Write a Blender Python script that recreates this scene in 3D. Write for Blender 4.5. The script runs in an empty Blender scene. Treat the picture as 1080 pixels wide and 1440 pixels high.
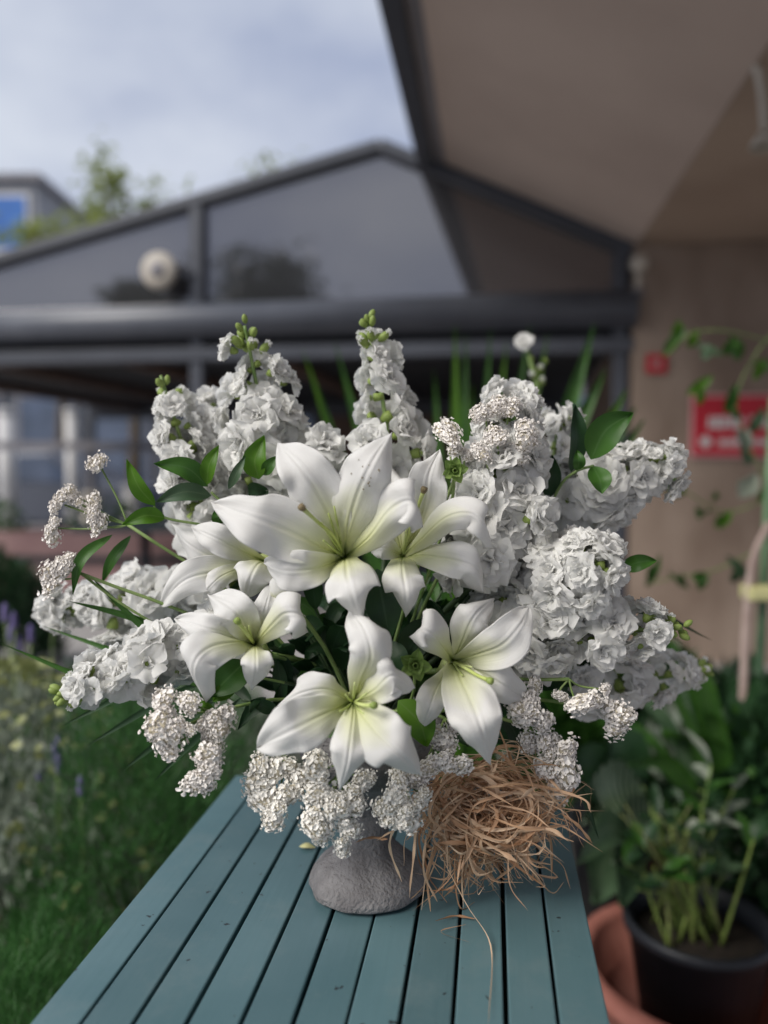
import bpy, math, random
import numpy as np
from mathutils import Vector, Matrix, noise as mnoise
rad = math.radians
scene = bpy.context.scene
COL = scene.collection

# ------------------------------------------------------------------ camera
CAMZ, FPX, PITCH = 1.2, 1082.0, rad(3.3)
cam_data = bpy.data.cameras.new('camera')
cam = bpy.data.objects.new('camera', cam_data); COL.objects.link(cam)
cam.location = (0, 0, CAMZ); cam.rotation_euler = (rad(90) - PITCH, 0, 0)
cam_data.sensor_fit = 'VERTICAL'; cam_data.sensor_height = 24.0
cam_data.lens = 24.0 * FPX / 1440.0
cam_data.clip_start = 0.02; cam_data.clip_end = 500
cam_data.dof.use_dof = True; cam_data.dof.focus_distance = 0.78; cam_data.dof.aperture_fstop = 1.15
scene.camera = cam

# ------------------------------------------------------------------ sky, sun, exposure
SUN_DIR = Vector((-0.70, -0.45, 0.70)).normalized()      # from the scene towards the sun
EXPO = 1.23
w = bpy.data.worlds.new('World'); scene.world = w; w.use_nodes = True
nt = w.node_tree; nt.nodes.clear()
def nn(t, kind, **kw):
    n = t.nodes.new(kind)
    for k, v in kw.items(): setattr(n, k, v)
    return n
wo = nn(nt, 'ShaderNodeOutputWorld'); sky = nn(nt, 'ShaderNodeTexSky')
sky.sky_type = 'NISHITA'; sky.sun_disc = False
sky.sun_elevation = math.asin(SUN_DIR.z); sky.sun_rotation = math.atan2(SUN_DIR.x, SUN_DIR.y)
bg1 = nn(nt, 'ShaderNodeBackground'); bg1.inputs[1].default_value = 0.05
bg2 = nn(nt, 'ShaderNodeBackground'); bg2.inputs[1].default_value = 0.71
tc = nn(nt, 'ShaderNodeTexCoord'); mp = nn(nt, 'ShaderNodeMapping'); mp.inputs['Scale'].default_value = (1.0, 1.0, 1.9)
mp.inputs['Location'].default_value = (0.35, 0.2, 0.05)
nz = nn(nt, 'ShaderNodeTexNoise'); nz.inputs['Scale'].default_value = 2.3; nz.inputs['Detail'].default_value = 5; nz.inputs['Roughness'].default_value = 0.5
rp = nn(nt, 'ShaderNodeValToRGB'); rp.color_ramp.elements[0].position = 0.36; rp.color_ramp.elements[1].position = 0.66
rp.color_ramp.elements[0].color = (0.205, 0.24, 0.345, 1); rp.color_ramp.elements[1].color = (0.44, 0.465, 0.52, 1)
mx = nn(nt, 'ShaderNodeMixShader'); mx.inputs[0].default_value = 0.88
L = nt.links.new
L(tc.outputs['Generated'], mp.inputs['Vector']); L(mp.outputs[0], nz.inputs['Vector']); L(nz.outputs['Fac'], rp.inputs[0])
L(rp.outputs[0], bg2.inputs[0]); L(sky.outputs[0], bg1.inputs[0]); L(bg1.outputs[0], mx.inputs[1]); L(bg2.outputs[0], mx.inputs[2]); L(mx.outputs[0], wo.inputs[0])
sun_d = bpy.data.lights.new('sun', 'SUN'); sun_d.energy = 1.5; sun_d.angle = rad(32); sun_d.color = (1.0, 0.95, 0.875)
sun = bpy.data.objects.new('sun', sun_d); COL.objects.link(sun)
sun.rotation_euler = SUN_DIR.to_track_quat('Z', 'Y').to_euler(); sun.location = (-4, -3, 6)
vs = scene.view_settings
vs.view_transform = 'Standard'; vs.look = 'None'; vs.exposure = EXPO; vs.gamma = 1.0; vs.use_curve_mapping = False
scene.render.engine = 'CYCLES'
scene.cycles.use_denoising = True
scene.cycles.max_bounces = 8; scene.cycles.diffuse_bounces = 4; scene.cycles.glossy_bounces = 3; scene.cycles.transparent_max_bounces = 6
scene.cycles.caustics_reflective = False; scene.cycles.caustics_refractive = False

# ------------------------------------------------------------------ helpers
random.seed(7); R = random.Random(11)
FWD = Vector((0, math.cos(PITCH), -math.sin(PITCH))); UPV = Vector((0, math.sin(PITCH), math.cos(PITCH))); RIGHT = Vector((1, 0, 0))
CAM = Vector((0, 0, CAMZ))
def ray(px, py): return FWD + RIGHT * ((px - 540) / FPX) + UPV * ((720 - py) / FPX)
def W(px, py, d): return CAM + ray(px, py) * d
def on_plane(px, py, p0, n):
    r = ray(px, py); return CAM + r * ((p0 - CAM).dot(n) / r.dot(n))
YAW = rad(7.9); AX = Vector((math.sin(YAW), math.cos(YAW), 0)); PX = Vector((math.cos(YAW), -math.sin(YAW), 0)); ZZ = Vector((0, 0, 1))
TABZ = 0.74
def T(px, py, dz=0.0): return on_plane(px, py, Vector((0, 0, TABZ + dz)), ZZ)
def lerp(a, b, t): return a + (b - a) * t
def sst(a, b, x):
    x = min(1, max(0, (x - a) / (b - a))); return x * x * (3 - 2 * x)

class MB:
    def __init__(s): s.v = []; s.f = []; s.uv = {}; s.m = []; s.cur = 0
    def add(s, vs, fs, uvs=None):
        o = len(s.v); s.v += [tuple(p) for p in vs]
        for f in fs: s.f.append(tuple(i + o for i in f)); s.m.append(s.cur)
        if uvs:
            for i, q in enumerate(uvs): s.uv[o + i] = q
        return s
    def box(s, c, ex, ey, ez, hx, hy, hz):
        c = Vector(c); P = []
        for z in (-1, 1):
            for y in (-1, 1):
                for x in (-1, 1): P.append(c + ex * (hx * x) + ey * (hy * y) + ez * (hz * z))
        return s.add(P, [(0, 2, 3, 1), (4, 5, 7, 6), (0, 1, 5, 4), (2, 6, 7, 3), (0, 4, 6, 2), (1, 3, 7, 5)])
    def bar(s, a, b, wdt, h, up=ZZ):
        a, b = Vector(a), Vector(b); d = (b - a).normalized(); x = d.cross(up).normalized(); z = x.cross(d)
        return s.box((a + b) / 2, d, x, z, (b - a).length / 2, wdt / 2, h / 2)
    def prism(s, poly, off):
        n = len(poly); P = [Vector(p) for p in poly] + [Vector(p) + off for p in poly]
        F = [tuple(range(n))[::-1], tuple(range(n, 2 * n))] + [(i, (i + 1) % n, n + (i + 1) % n, n + i) for i in range(n)]
        return s.add(P, F)
    def tube(s, pts, r, sides=6, caps=True):
        pts = [Vector(p) for p in pts]; n = len(pts)
        if not hasattr(r, '__len__'): r = [r] * n
        P = []; ref = None
        for i in range(n):
            t = (pts[min(i + 1, n - 1)] - pts[max(i - 1, 0)])
            t = t.normalized() if t.length > 1e-9 else Vector((0, 0, 1))
            if ref is None: ref = t.orthogonal().normalized()
            ref = (ref - t * ref.dot(t))
            ref = ref.normalized() if ref.length > 1e-6 else t.orthogonal().normalized()
            b = t.cross(ref)
            for k in range(sides):
                a = 2 * math.pi * k / sides; P.append(pts[i] + (ref * math.cos(a) + b * math.sin(a)) * r[i])
        F = []; U = []
        for i in range(n):
            for k in range(sides): U.append((i / max(1, n - 1), k / sides))
        for i in range(n - 1):
            for k in range(sides):
                k2 = (k + 1) % sides; F.append((i * sides + k, i * sides + k2, (i + 1) * sides + k2, (i + 1) * sides + k))
        if caps: F.append(tuple(range(sides))[::-1]); F.append(tuple((n - 1) * sides + k for k in range(sides)))
        return s.add(P, F, U)
    def lathe(s, c, prof, sides=32, wob=0.0, seed=0):
        c = Vector(c); P = []; n = len(prof)
        for (r, z) in prof:
            for k in range(sides):
                a = 2 * math.pi * k / sides; q = Vector((math.cos(a) * r, math.sin(a) * r, z))
                if wob: q *= 1 + wob * mnoise.noise(Vector((q.x * 40 + seed, q.y * 40, z * 40)))
                P.append(c + Vector((q.x, q.y, max(q.z, 0) if z >= 0 else q.z)))
        F = []
        for i in range(n - 1):
            for k in range(sides):
                k2 = (k + 1) % sides; F.append((i * sides + k, i * sides + k2, (i + 1) * sides + k2, (i + 1) * sides + k))
        return s.add(P, F)
    def mesh(s, name, mats, smooth=True, origin=None):
        me = bpy.data.meshes.new(name)
        o = Vector(origin) if origin is not None else Vector((0, 0, 0))
        me.from_pydata([(p[0] - o.x, p[1] - o.y, p[2] - o.z) for p in s.v], [], s.f)
        if not isinstance(mats, (list, tuple)): mats = [mats]
        for m in mats: me.materials.append(m)
        me.polygons.foreach_set('material_index', s.m)
        if s.uv:
            ul = me.uv_layers.new(name='UVMap'); li = np.empty(len(me.loops), dtype=np.int32); me.loops.foreach_get('vertex_index', li)
            arr = np.zeros((len(s.v), 2), dtype=np.float32)
            for i, q in s.uv.items(): arr[i] = q
            ul.data.foreach_set('uv', arr[li].ravel())
        if smooth: me.polygons.foreach_set('use_smooth', [True] * len(me.polygons))
        me.update(); return me
    def obj(s, name, mats, parent=None, smooth=True, bevel=0):
        org = Vector((0, 0, 0)); q = parent
        while q is not None: org += q.location; q = q.parent
        o = bpy.data.objects.new(name, s.mesh(name, mats, smooth, org))
        COL.objects.link(o); o.parent = parent
        if bevel:
            b = o.modifiers.new('bevel', 'BEVEL'); b.width = bevel; b.segments = 2; b.limit_method = 'ANGLE'; b.angle_limit = rad(40)
        return o
def tag(o, label=None, cat=None, group=None, kind=None):
    if label: o['label'] = label
    if cat: o['category'] = cat
    if group: o['group'] = group
    if kind: o['kind'] = kind
    return o
def thing(name, loc, label, cat, group=None):
    o = bpy.data.objects.new(name, None); COL.objects.link(o); o.location = loc; o.empty_display_size = 0.02
    return tag(o, label, cat, group)
def inst(name, me, parent, M):
    o = bpy.data.objects.new(name, me); COL.objects.link(o); o.parent = parent
    o.matrix_local = Matrix.Translation(-Vector(parent.location)) @ M
    return o
def frame(pos, zdir, spin=0.0, sc=1.0):
    z = Vector(zdir).normalized(); q = z.to_track_quat('Z', 'Y')
    return Matrix.Translation(pos) @ q.to_matrix().to_4x4() @ Matrix.Rotation(spin, 4, 'Z') @ Matrix.Scale(sc, 4)
def catmull(P, n):
    P = [Vector(p) for p in P]
    if len(P) == 2: return [P[0].lerp(P[1], i / (n - 1)) for i in range(n)]
    Q = [P[0] * 2 - P[1]] + P + [P[-1] * 2 - P[-2]]; out = []; m = len(P) - 1
    for i in range(n):
        x = i / (n - 1) * m; k = min(int(x), m - 1); t = x - k
        p0, p1, p2, p3 = Q[k:k + 4]
        out.append(0.5 * ((2 * p1) + (p2 - p0) * t + (2 * p0 - 5 * p1 + 4 * p2 - p3) * t * t + (3 * p1 - p0 - 3 * p2 + p3) * t ** 3))
    return out

# ------------------------------------------------------------------ materials
def mat_new(name):
    m = bpy.data.materials.new(name); m.use_nodes = True; t = m.node_tree; t.nodes.clear()
    out = nn(t, 'ShaderNodeOutputMaterial'); return m, t, out
def noise_col(t, c1, c2, scale, detail=4, coord='Object', stretch=None, lo=0.35, hi=0.65):
    tc = nn(t, 'ShaderNodeTexCoord'); v = tc.outputs[coord]
    if stretch:
        mp = nn(t, 'ShaderNodeMapping'); mp.inputs['Scale'].default_value = stretch; t.links.new(v, mp.inputs[0]); v = mp.outputs[0]
    nz = nn(t, 'ShaderNodeTexNoise'); nz.inputs['Scale'].default_value = scale; nz.inputs['Detail'].default_value = detail
    t.links.new(v, nz.inputs['Vector'])
    r = nn(t, 'ShaderNodeValToRGB'); r.color_ramp.elements[0].position = lo; r.color_ramp.elements[1].position = hi
    r.color_ramp.elements[0].color = (*c1, 1); r.color_ramp.elements[1].color = (*c2, 1)
    t.links.new(nz.outputs['Fac'], r.inputs[0]); return r.outputs[0], nz.outputs['Fac'], v
def pmat(name, c1, c2=None, scale=8, rough=0.6, bump=0.0, bscale=None, spec=0.4, metal=0.0, stretch=None, detail=5, bdist=0.002):
    m, t, out = mat_new(name); p = nn(t, 'ShaderNodeBsdfPrincipled')
    p.inputs['Roughness'].default_value = rough; p.inputs['Specular IOR Level'].default_value = spec; p.inputs['Metallic'].default_value = metal
    c2 = c2 or c1
    col, fac, v = noise_col(t, c1, c2, scale, detail, stretch=stretch)
    t.links.new(col, p.inputs['Base Color'])
    if bump:
        nz = nn(t, 'ShaderNodeTexNoise'); nz.inputs['Scale'].default_value = bscale or scale * 4; nz.inputs['Detail'].default_value = 6
        t.links.new(v, nz.inputs['Vector'])
        b = nn(t, 'ShaderNodeBump'); b.inputs['Strength'].default_value = bump; b.inputs['Distance'].default_value = bdist
        t.links.new(nz.outputs['Fac'], b.inputs['Height']); t.links.new(b.outputs[0], p.inputs['Normal'])
    t.links.new(p.outputs[0], out.inputs[0]); return m
def leafmat(name, c1, c2, vein, rough=0.4, trans=0.3, scale=14, spec=0.35, veins=22.0):
    """thin leaf or petal: UV x = along, UV y = across"""
    m, t, out = mat_new(name); lk = t.links.new
    col, fac, _ = noise_col(t, c1, c2, scale, 3)
    uv = nn(t, 'ShaderNodeUVMap'); sp = nn(t, 'ShaderNodeSeparateXYZ'); lk(uv.outputs[0], sp.inputs[0])
    a = nn(t, 'ShaderNodeMath', operation='SUBTRACT'); a.inputs[1].default_value = 0.5; lk(sp.outputs[1], a.inputs[0])
    b = nn(t, 'ShaderNodeMath', operation='ABSOLUTE'); lk(a.outputs[0], b.inputs[0])
    c = nn(t, 'ShaderNodeMapRange'); c.inputs[1].default_value = 0.015; c.inputs[2].default_value = 0.05; c.inputs[3].default_value = 0.7; c.inputs[4].default_value = 0.0; lk(b.outputs[0], c.inputs[0])
    mixc = nn(t, 'ShaderNodeMix', data_type='RGBA'); lk(c.outputs[0], mixc.inputs[0]); lk(col, mixc.inputs[6]); mixc.inputs[7].default_value = (*vein, 1)
    # parallel veins as bump
    wv = nn(t, 'ShaderNodeMath', operation='MULTIPLY'); wv.inputs[1].default_value = veins * 6.283; lk(sp.outputs[1], wv.inputs[0])
    sn = nn(t, 'ShaderNodeMath', operation='SINE'); lk(wv.outputs[0], sn.inputs[0])
    bp = nn(t, 'ShaderNodeBump'); bp.inputs['Strength'].default_value = 0.12; bp.inputs['Distance'].default_value = 0.0006; lk(sn.outputs[0], bp.inputs['Height'])
    p = nn(t, 'ShaderNodeBsdfPrincipled'); p.inputs['Roughness'].default_value = rough; p.inputs['Specular IOR Level'].default_value = spec
    lk(mixc.outputs[2], p.inputs['Base Color']); lk(bp.outputs[0], p.inputs['Normal'])
    tr = nn(t, 'ShaderNodeBsdfTranslucent'); lk(mixc.outputs[2], tr.inputs[0])
    ms = nn(t, 'ShaderNodeMixShader'); ms.inputs[0].default_value = trans; lk(p.outputs[0], ms.inputs[1]); lk(tr.outputs[0], ms.inputs[2]); lk(ms.outputs[0], out.inputs[0])
    return m
def lilymat(name, tip, mid, base, reach=0.45):
    m, t, out = mat_new(name); lk = t.links.new
    uv = nn(t, 'ShaderNodeUVMap'); sp = nn(t, 'ShaderNodeSeparateXYZ'); lk(uv.outputs[0], sp.inputs[0])
    a = nn(t, 'ShaderNodeMath', operation='SUBTRACT'); a.inputs[1].default_value = 0.5; lk(sp.outputs[1], a.inputs[0])
    b = nn(t, 'ShaderNodeMath', operation='ABSOLUTE'); lk(a.outputs[0], b.inputs[0])
    # the green runs further out along the midrib
    k = nn(t, 'ShaderNodeMath', operation='MULTIPLY_ADD'); k.inputs[1].default_value = 0.45; lk(b.outputs[0], k.inputs[0]); lk(sp.outputs[0], k.inputs[2])
    col, fac, v = noise_col(t, (0, 0, 0), (1, 1, 1), 60, 3)
    k2 = nn(t, 'ShaderNodeMath', operation='MULTIPLY_ADD'); k2.inputs[1].default_value = 0.08; lk(fac, k2.inputs[0]); lk(k.outputs[0], k2.inputs[2])
    r = nn(t, 'ShaderNodeValToRGB'); e = r.color_ramp.elements
    e[0].position = 0.10; e[0].color = (*base, 1); e[1].position = reach + 0.32; e[1].color = (*tip, 1)
    x = r.color_ramp.elements.new(reach * 0.62); x.color = (*mid, 1)
    lk(k2.outputs[0], r.inputs[0])
    vm = nn(t, 'ShaderNodeMapping'); vm.inputs['Scale'].default_value = (1.6, 26, 1); lk(uv.outputs[0], vm.inputs[0])
    vn = nn(t, 'ShaderNodeTexNoise'); vn.inputs['Scale'].default_value = 1.0; vn.inputs['Detail'].default_value = 3; lk(vm.outputs[0], vn.inputs['Vector'])
    vm2 = nn(t, 'ShaderNodeMapping'); vm2.inputs['Scale'].default_value = (3.5, 75, 1); lk(uv.outputs[0], vm2.inputs[0])
    vn2 = nn(t, 'ShaderNodeTexNoise'); vn2.inputs['Scale'].default_value = 1.0; vn2.inputs['Detail'].default_value = 4; lk(vm2.outputs[0], vn2.inputs['Vector'])
    a0 = nn(t, 'ShaderNodeMath', operation='MULTIPLY_ADD'); a0.inputs[1].default_value = 0.6; lk(vn2.outputs['Fac'], a0.inputs[0]); lk(vn.outputs['Fac'], a0.inputs[2])
    ad = nn(t, 'ShaderNodeMath', operation='MULTIPLY_ADD'); ad.inputs[1].default_value = 0.7; lk(fac, ad.inputs[0]); lk(a0.outputs[0], ad.inputs[2])
    bp = nn(t, 'ShaderNodeBump'); bp.inputs['Strength'].default_value = 0.4; bp.inputs['Distance'].default_value = 0.0014; lk(ad.outputs[0], bp.inputs['Height'])
    p = nn(t, 'ShaderNodeBsdfPrincipled'); p.inputs['Roughness'].default_value = 0.62; p.inputs['Specular IOR Level'].default_value = 0.16
    lk(r.outputs[0], p.inputs['Base Color']); lk(bp.outputs[0], p.inputs['Normal'])
    tr = nn(t, 'ShaderNodeBsdfTranslucent'); lk(r.outputs[0], tr.inputs[0])
    ms = nn(t, 'ShaderNodeMixShader'); ms.inputs[0].default_value = 0.42; lk(p.outputs[0], ms.inputs[1]); lk(tr.outputs[0], ms.inputs[2]); lk(ms.outputs[0], out.inputs[0])
    return m
M = {}
M['lily'] = lilymat('lily_petal', (0.89, 0.885, 0.87), (0.76, 0.79, 0.42), (0.13, 0.21, 0.015), .35)
M['pistil'] = pmat('lily_style', (0.42, 0.5, 0.12), (0.55, 0.62, 0.25), 60, 0.45)
M['stigma'] = pmat('lily_stigma', (0.16, 0.12, 0.07), (0.25, 0.2, 0.1), 200, 0.6, 0.4)
M['filament'] = pmat('lily_filament', (0.40, 0.48, 0.14), (0.55, 0.62, 0.28), 60, 0.45)
M['stock'] = leafmat('stock_petal', (0.89, 0.885, 0.86), (0.93, 0.93, 0.915), (0.90, 0.90, 0.85), 0.65, 0.48, 40, 0.2, 5)
M['calyx'] = pmat('green_calyx', (0.16, 0.24, 0.05), (0.3, 0.38, 0.10), 120, 0.55)
M['stem'] = pmat('green_stem', (0.13, 0.22, 0.06), (0.25, 0.34, 0.12), 50, 0.5)
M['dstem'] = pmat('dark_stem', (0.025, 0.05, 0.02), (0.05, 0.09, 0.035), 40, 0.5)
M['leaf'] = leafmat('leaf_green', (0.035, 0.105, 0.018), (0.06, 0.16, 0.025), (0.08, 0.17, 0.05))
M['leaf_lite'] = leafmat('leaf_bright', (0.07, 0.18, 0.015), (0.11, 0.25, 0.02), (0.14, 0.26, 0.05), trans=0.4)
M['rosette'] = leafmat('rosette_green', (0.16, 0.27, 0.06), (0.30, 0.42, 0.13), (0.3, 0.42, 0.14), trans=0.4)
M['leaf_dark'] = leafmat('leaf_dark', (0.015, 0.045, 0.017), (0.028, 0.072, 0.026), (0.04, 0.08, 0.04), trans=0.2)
M['leaf_grey'] = leafmat('leaf_grey_green', (0.05, 0.1, 0.05), (0.09, 0.15, 0.08), (0.12, 0.18, 0.1), trans=0.2)
M['statice'] = pmat('statice_white', (0.78, 0.73, 0.68), (0.92, 0.90, 0.87), 55, 0.75, spec=0.15, detail=3)
M['statice2'] = pmat('statice_clean', (0.80, 0.77, 0.70), (0.92, 0.905, 0.87), 55, 0.75, spec=0.15, detail=3)
M['statice_core'] = pmat('statice_core', (0.50, 0.44, 0.34), (0.62, 0.58, 0.45), 150, 0.8, spec=0.1)
def raffmat():
    m, t, out = mat_new('raffia_straw'); lk = t.links.new; uv = nn(t, 'ShaderNodeUVMap'); sp = nn(t, 'ShaderNodeSeparateXYZ'); lk(uv.outputs[0], sp.inputs[0])
    tc = nn(t, 'ShaderNodeTexCoord'); nz = nn(t, 'ShaderNodeTexNoise'); nz.inputs['Scale'].default_value = 60; nz.inputs['Detail'].default_value = 4; lk(tc.outputs['Object'], nz.inputs['Vector'])
    ad = nn(t, 'ShaderNodeMath', operation='MULTIPLY_ADD'); ad.inputs[1].default_value = .5; ad.inputs[2].default_value = -.25; lk(nz.outputs['Fac'], ad.inputs[0])
    a2 = nn(t, 'ShaderNodeMath', operation='ADD'); lk(ad.outputs[0], a2.inputs[0]); lk(sp.outputs[0], a2.inputs[1])
    r = nn(t, 'ShaderNodeValToRGB'); e = r.color_ramp.elements; e[0].position = 0; e[0].color = (.38, .205, .11, 1); e[1].position = 1; e[1].color = (.85, .66, .47, 1); x = e.new(.45); x.color = (.66, .43, .27, 1); lk(a2.outputs[0], r.inputs[0])
    p = nn(t, 'ShaderNodeBsdfPrincipled'); p.inputs['Roughness'].default_value = .55; p.inputs['Specular IOR Level'].default_value = .3; lk(r.outputs[0], p.inputs['Base Color'])
    tr = nn(t, 'ShaderNodeBsdfTranslucent'); lk(r.outputs[0], tr.inputs[0]); ms = nn(t, 'ShaderNodeMixShader'); ms.inputs[0].default_value = .2; lk(p.outputs[0], ms.inputs[1]); lk(tr.outputs[0], ms.inputs[2]); lk(ms.outputs[0], out.inputs[0]); return m
M['raffia'] = raffmat()
M['stone'] = pmat('grey_stone', (0.17, 0.163, 0.166), (0.29, 0.28, 0.282), 28, 0.9, 1.0, 240, spec=0.1, bdist=0.004)
def paintmat():
    m, t, out = mat_new('teal_paint'); lk = t.links.new; tc = nn(t, 'ShaderNodeTexCoord')
    rot = nn(t, 'ShaderNodeVectorRotate'); rot.rotation_type = 'Z_AXIS'; rot.inputs['Angle'].default_value = YAW; lk(tc.outputs['Object'], rot.inputs['Vector'])
    mp = nn(t, 'ShaderNodeMapping'); mp.inputs['Scale'].default_value = (160, 5, 30); lk(rot.outputs[0], mp.inputs[0])
    g = nn(t, 'ShaderNodeTexNoise'); g.inputs['Scale'].default_value = 1; g.inputs['Detail'].default_value = 4; lk(mp.outputs[0], g.inputs['Vector'])
    n1 = nn(t, 'ShaderNodeTexNoise'); n1.inputs['Scale'].default_value = 7; n1.inputs['Detail'].default_value = 6; lk(rot.outputs[0], n1.inputs['Vector'])
    r = nn(t, 'ShaderNodeValToRGB'); r.color_ramp.elements[0].position = .3; r.color_ramp.elements[1].position = .7; r.color_ramp.elements[0].color = (.070, .142, .162, 1); r.color_ramp.elements[1].color = (.102, .182, .203, 1); lk(n1.outputs['Fac'], r.inputs[0])
    oi = nn(t, 'ShaderNodeObjectInfo'); hv = nn(t, 'ShaderNodeHueSaturation'); mr = nn(t, 'ShaderNodeMapRange'); mr.inputs[3].default_value = .86; mr.inputs[4].default_value = 1.12; lk(oi.outputs['Random'], mr.inputs[0]); lk(mr.outputs[0], hv.inputs['Value']); lk(r.outputs[0], hv.inputs['Color'])
    n2 = nn(t, 'ShaderNodeTexNoise'); n2.inputs['Scale'].default_value = 75; n2.inputs['Detail'].default_value = 3; lk(rot.outputs[0], n2.inputs['Vector'])
    ch = nn(t, 'ShaderNodeMapRange'); ch.inputs[1].default_value = .715; ch.inputs[2].default_value = .735; lk(n2.outputs['Fac'], ch.inputs[0])
    mc = nn(t, 'ShaderNodeMix', data_type='RGBA'); lk(ch.outputs[0], mc.inputs[0]); lk(hv.outputs[0], mc.inputs[6]); mc.inputs[7].default_value = (.03, .04, .045, 1)
    n3 = nn(t, 'ShaderNodeTexNoise'); n3.inputs['Scale'].default_value = 11; n3.inputs['Detail'].default_value = 7; n3.inputs['Roughness'].default_value = .7; lk(rot.outputs[0], n3.inputs['Vector'])
    dr = nn(t, 'ShaderNodeMapRange'); dr.inputs[1].default_value = .52; dr.inputs[2].default_value = .75; dr.inputs[4].default_value = .3; lk(n3.outputs['Fac'], dr.inputs[0])
    md = nn(t, 'ShaderNodeMix', data_type='RGBA'); lk(dr.outputs[0], md.inputs[0]); lk(mc.outputs[2], md.inputs[6]); md.inputs[7].default_value = (.22, .26, .26, 1)
    p = nn(t, 'ShaderNodeBsdfPrincipled'); lk(md.outputs[2], p.inputs['Base Color']); p.inputs['Specular IOR Level'].default_value = .5
    rr_ = nn(t, 'ShaderNodeMapRange'); rr_.inputs[3].default_value = .24; rr_.inputs[4].default_value = .46; lk(n3.outputs['Fac'], rr_.inputs[0]); lk(rr_.outputs[0], p.inputs['Roughness'])
    sb = nn(t, 'ShaderNodeMath', operation='SUBTRACT'); lk(g.outputs['Fac'], sb.inputs[0]); lk(ch.outputs[0], sb.inputs[1])
    bp = nn(t, 'ShaderNodeBump'); bp.inputs['Strength'].default_value = .3; bp.inputs['Distance'].default_value = .0008; lk(sb.outputs[0], bp.inputs['Height']); lk(bp.outputs[0], p.inputs['Normal'])
    lk(p.outputs[0], out.inputs[0]); return m
M['paint'] = paintmat()
M['under'] = pmat('dark_wood', (0.02, 0.03, 0.035), (0.03, 0.045, 0.05), 10, 0.7)
M['frame'] = pmat('dark_grey_metal', (0.046, 0.051, 0.065), (0.062, 0.068, 0.084), 3, 0.42, spec=0.5)
M['beam'] = pmat('blue_grey_beam', (0.075, 0.083, 0.102), (0.098, 0.106, 0.127), 3, 0.4, spec=0.5)
M['darkroof'] = pmat('dark_roof', (0.015, 0.016, 0.02), (0.025, 0.026, 0.03), 3, 0.7)
M['wallc'] = pmat('taupe_render', (0.20, 0.148, 0.115), (0.30, 0.235, 0.19), 3.2, 0.85, 0.4, 30, spec=0.15, stretch=(1, 1, 0.5), bdist=0.01)
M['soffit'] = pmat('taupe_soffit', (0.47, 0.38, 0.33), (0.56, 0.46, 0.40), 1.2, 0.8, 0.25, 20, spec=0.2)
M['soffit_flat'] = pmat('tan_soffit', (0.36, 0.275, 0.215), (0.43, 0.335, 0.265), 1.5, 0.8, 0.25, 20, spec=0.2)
M['trim'] = pmat('grey_trim', (0.17, 0.165, 0.18), (0.22, 0.21, 0.225), 3, 0.5)
M['red'] = pmat('red_sign', (0.40, 0.010, 0.025), (0.46, 0.016, 0.032), 4, 0.4)
M['white'] = pmat('white_paint', (0.55, 0.54, 0.53), (0.62, 0.61, 0.6), 6, 0.5)
M['cream'] = pmat('cream_plastic', (0.42, 0.38, 0.32), (0.5, 0.455, 0.39), 10, 0.5)
M['black'] = pmat('black_plastic', (0.012, 0.014, 0.018), (0.02, 0.022, 0.028), 12, 0.45)
M['terra'] = pmat('terracotta', (0.33, 0.12, 0.09), (0.42, 0.17, 0.13), 14, 0.75, 0.3, 60)
M['soil'] = pmat('soil', (0.012, 0.01, 0.008), (0.03, 0.022, 0.016), 60, 0.95, 1.0, 90)
M['paving'] = pmat('grey_paving', (0.30, 0.285, 0.28), (0.40, 0.385, 0.375), 1.4, 0.8, 0.3, 40)
M['asphalt'] = pmat('asphalt', (0.045, 0.046, 0.052), (0.065, 0.066, 0.07), 2, 0.85, 0.3, 60)
M['bark'] = pmat('bark', (0.06, 0.045, 0.03), (0.12, 0.09, 0.06), 20, 0.9, 0.6)
M['bamboo'] = pmat('green_cane', (0.10, 0.19, 0.10), (0.15, 0.26, 0.14), 9, 0.45)
M['stick'] = pmat('pale_stick', (0.36, 0.27, 0.24), (0.48, 0.38, 0.34), 14, 0.7)
M['pinkish'] = pmat('pale_pink_edge', (0.62, 0.30, 0.32), (0.68, 0.36, 0.38), 6, 0.5)
M['yellow'] = pmat('yellow_tie', (0.55, 0.52, 0.24), (0.62, 0.6, 0.3), 10, 0.5)
M['pink'] = pmat('pink_wall', (0.30, 0.18, 0.175), (0.38, 0.24, 0.225), 4, 0.8)
M['brown'] = pmat('brown_wood', (0.10, 0.06, 0.045), (0.16, 0.10, 0.075), 5, 0.6)
M['blue'] = pmat('blue_panel', (0.05, 0.14, 0.40), (0.07, 0.19, 0.5), 2, 0.3)
M['pale_wall'] = pmat('pale_wall', (0.26, 0.27, 0.29), (0.33, 0.335, 0.35), 1, 0.8)
M['grey_wall'] = pmat('grey_wall', (0.08, 0.09, 0.11), (0.12, 0.13, 0.155), 1, 0.7)
M['window'] = pmat('window_glass', (0.06, 0.08, 0.12), (0.1, 0.13, 0.2), 2, 0.12, spec=0.8)
M['tree_leaf'] = leafmat('tree_leaf', (0.17, 0.22, 0.05), (0.3, 0.34, 0.09), (0.3, 0.34, 0.1), trans=0.45)
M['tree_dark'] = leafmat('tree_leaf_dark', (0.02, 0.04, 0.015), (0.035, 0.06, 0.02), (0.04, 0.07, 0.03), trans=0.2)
M['feather'] = leafmat('feathery_green', (0.035, 0.115, 0.028), (0.07, 0.19, 0.05), (0.07, 0.19, 0.05), trans=0.35)
M['silver'] = leafmat('silver_leaf', (0.2, 0.25, 0.19), (0.4, 0.44, 0.36), (0.42, 0.46, 0.36), trans=0.25)
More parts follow.
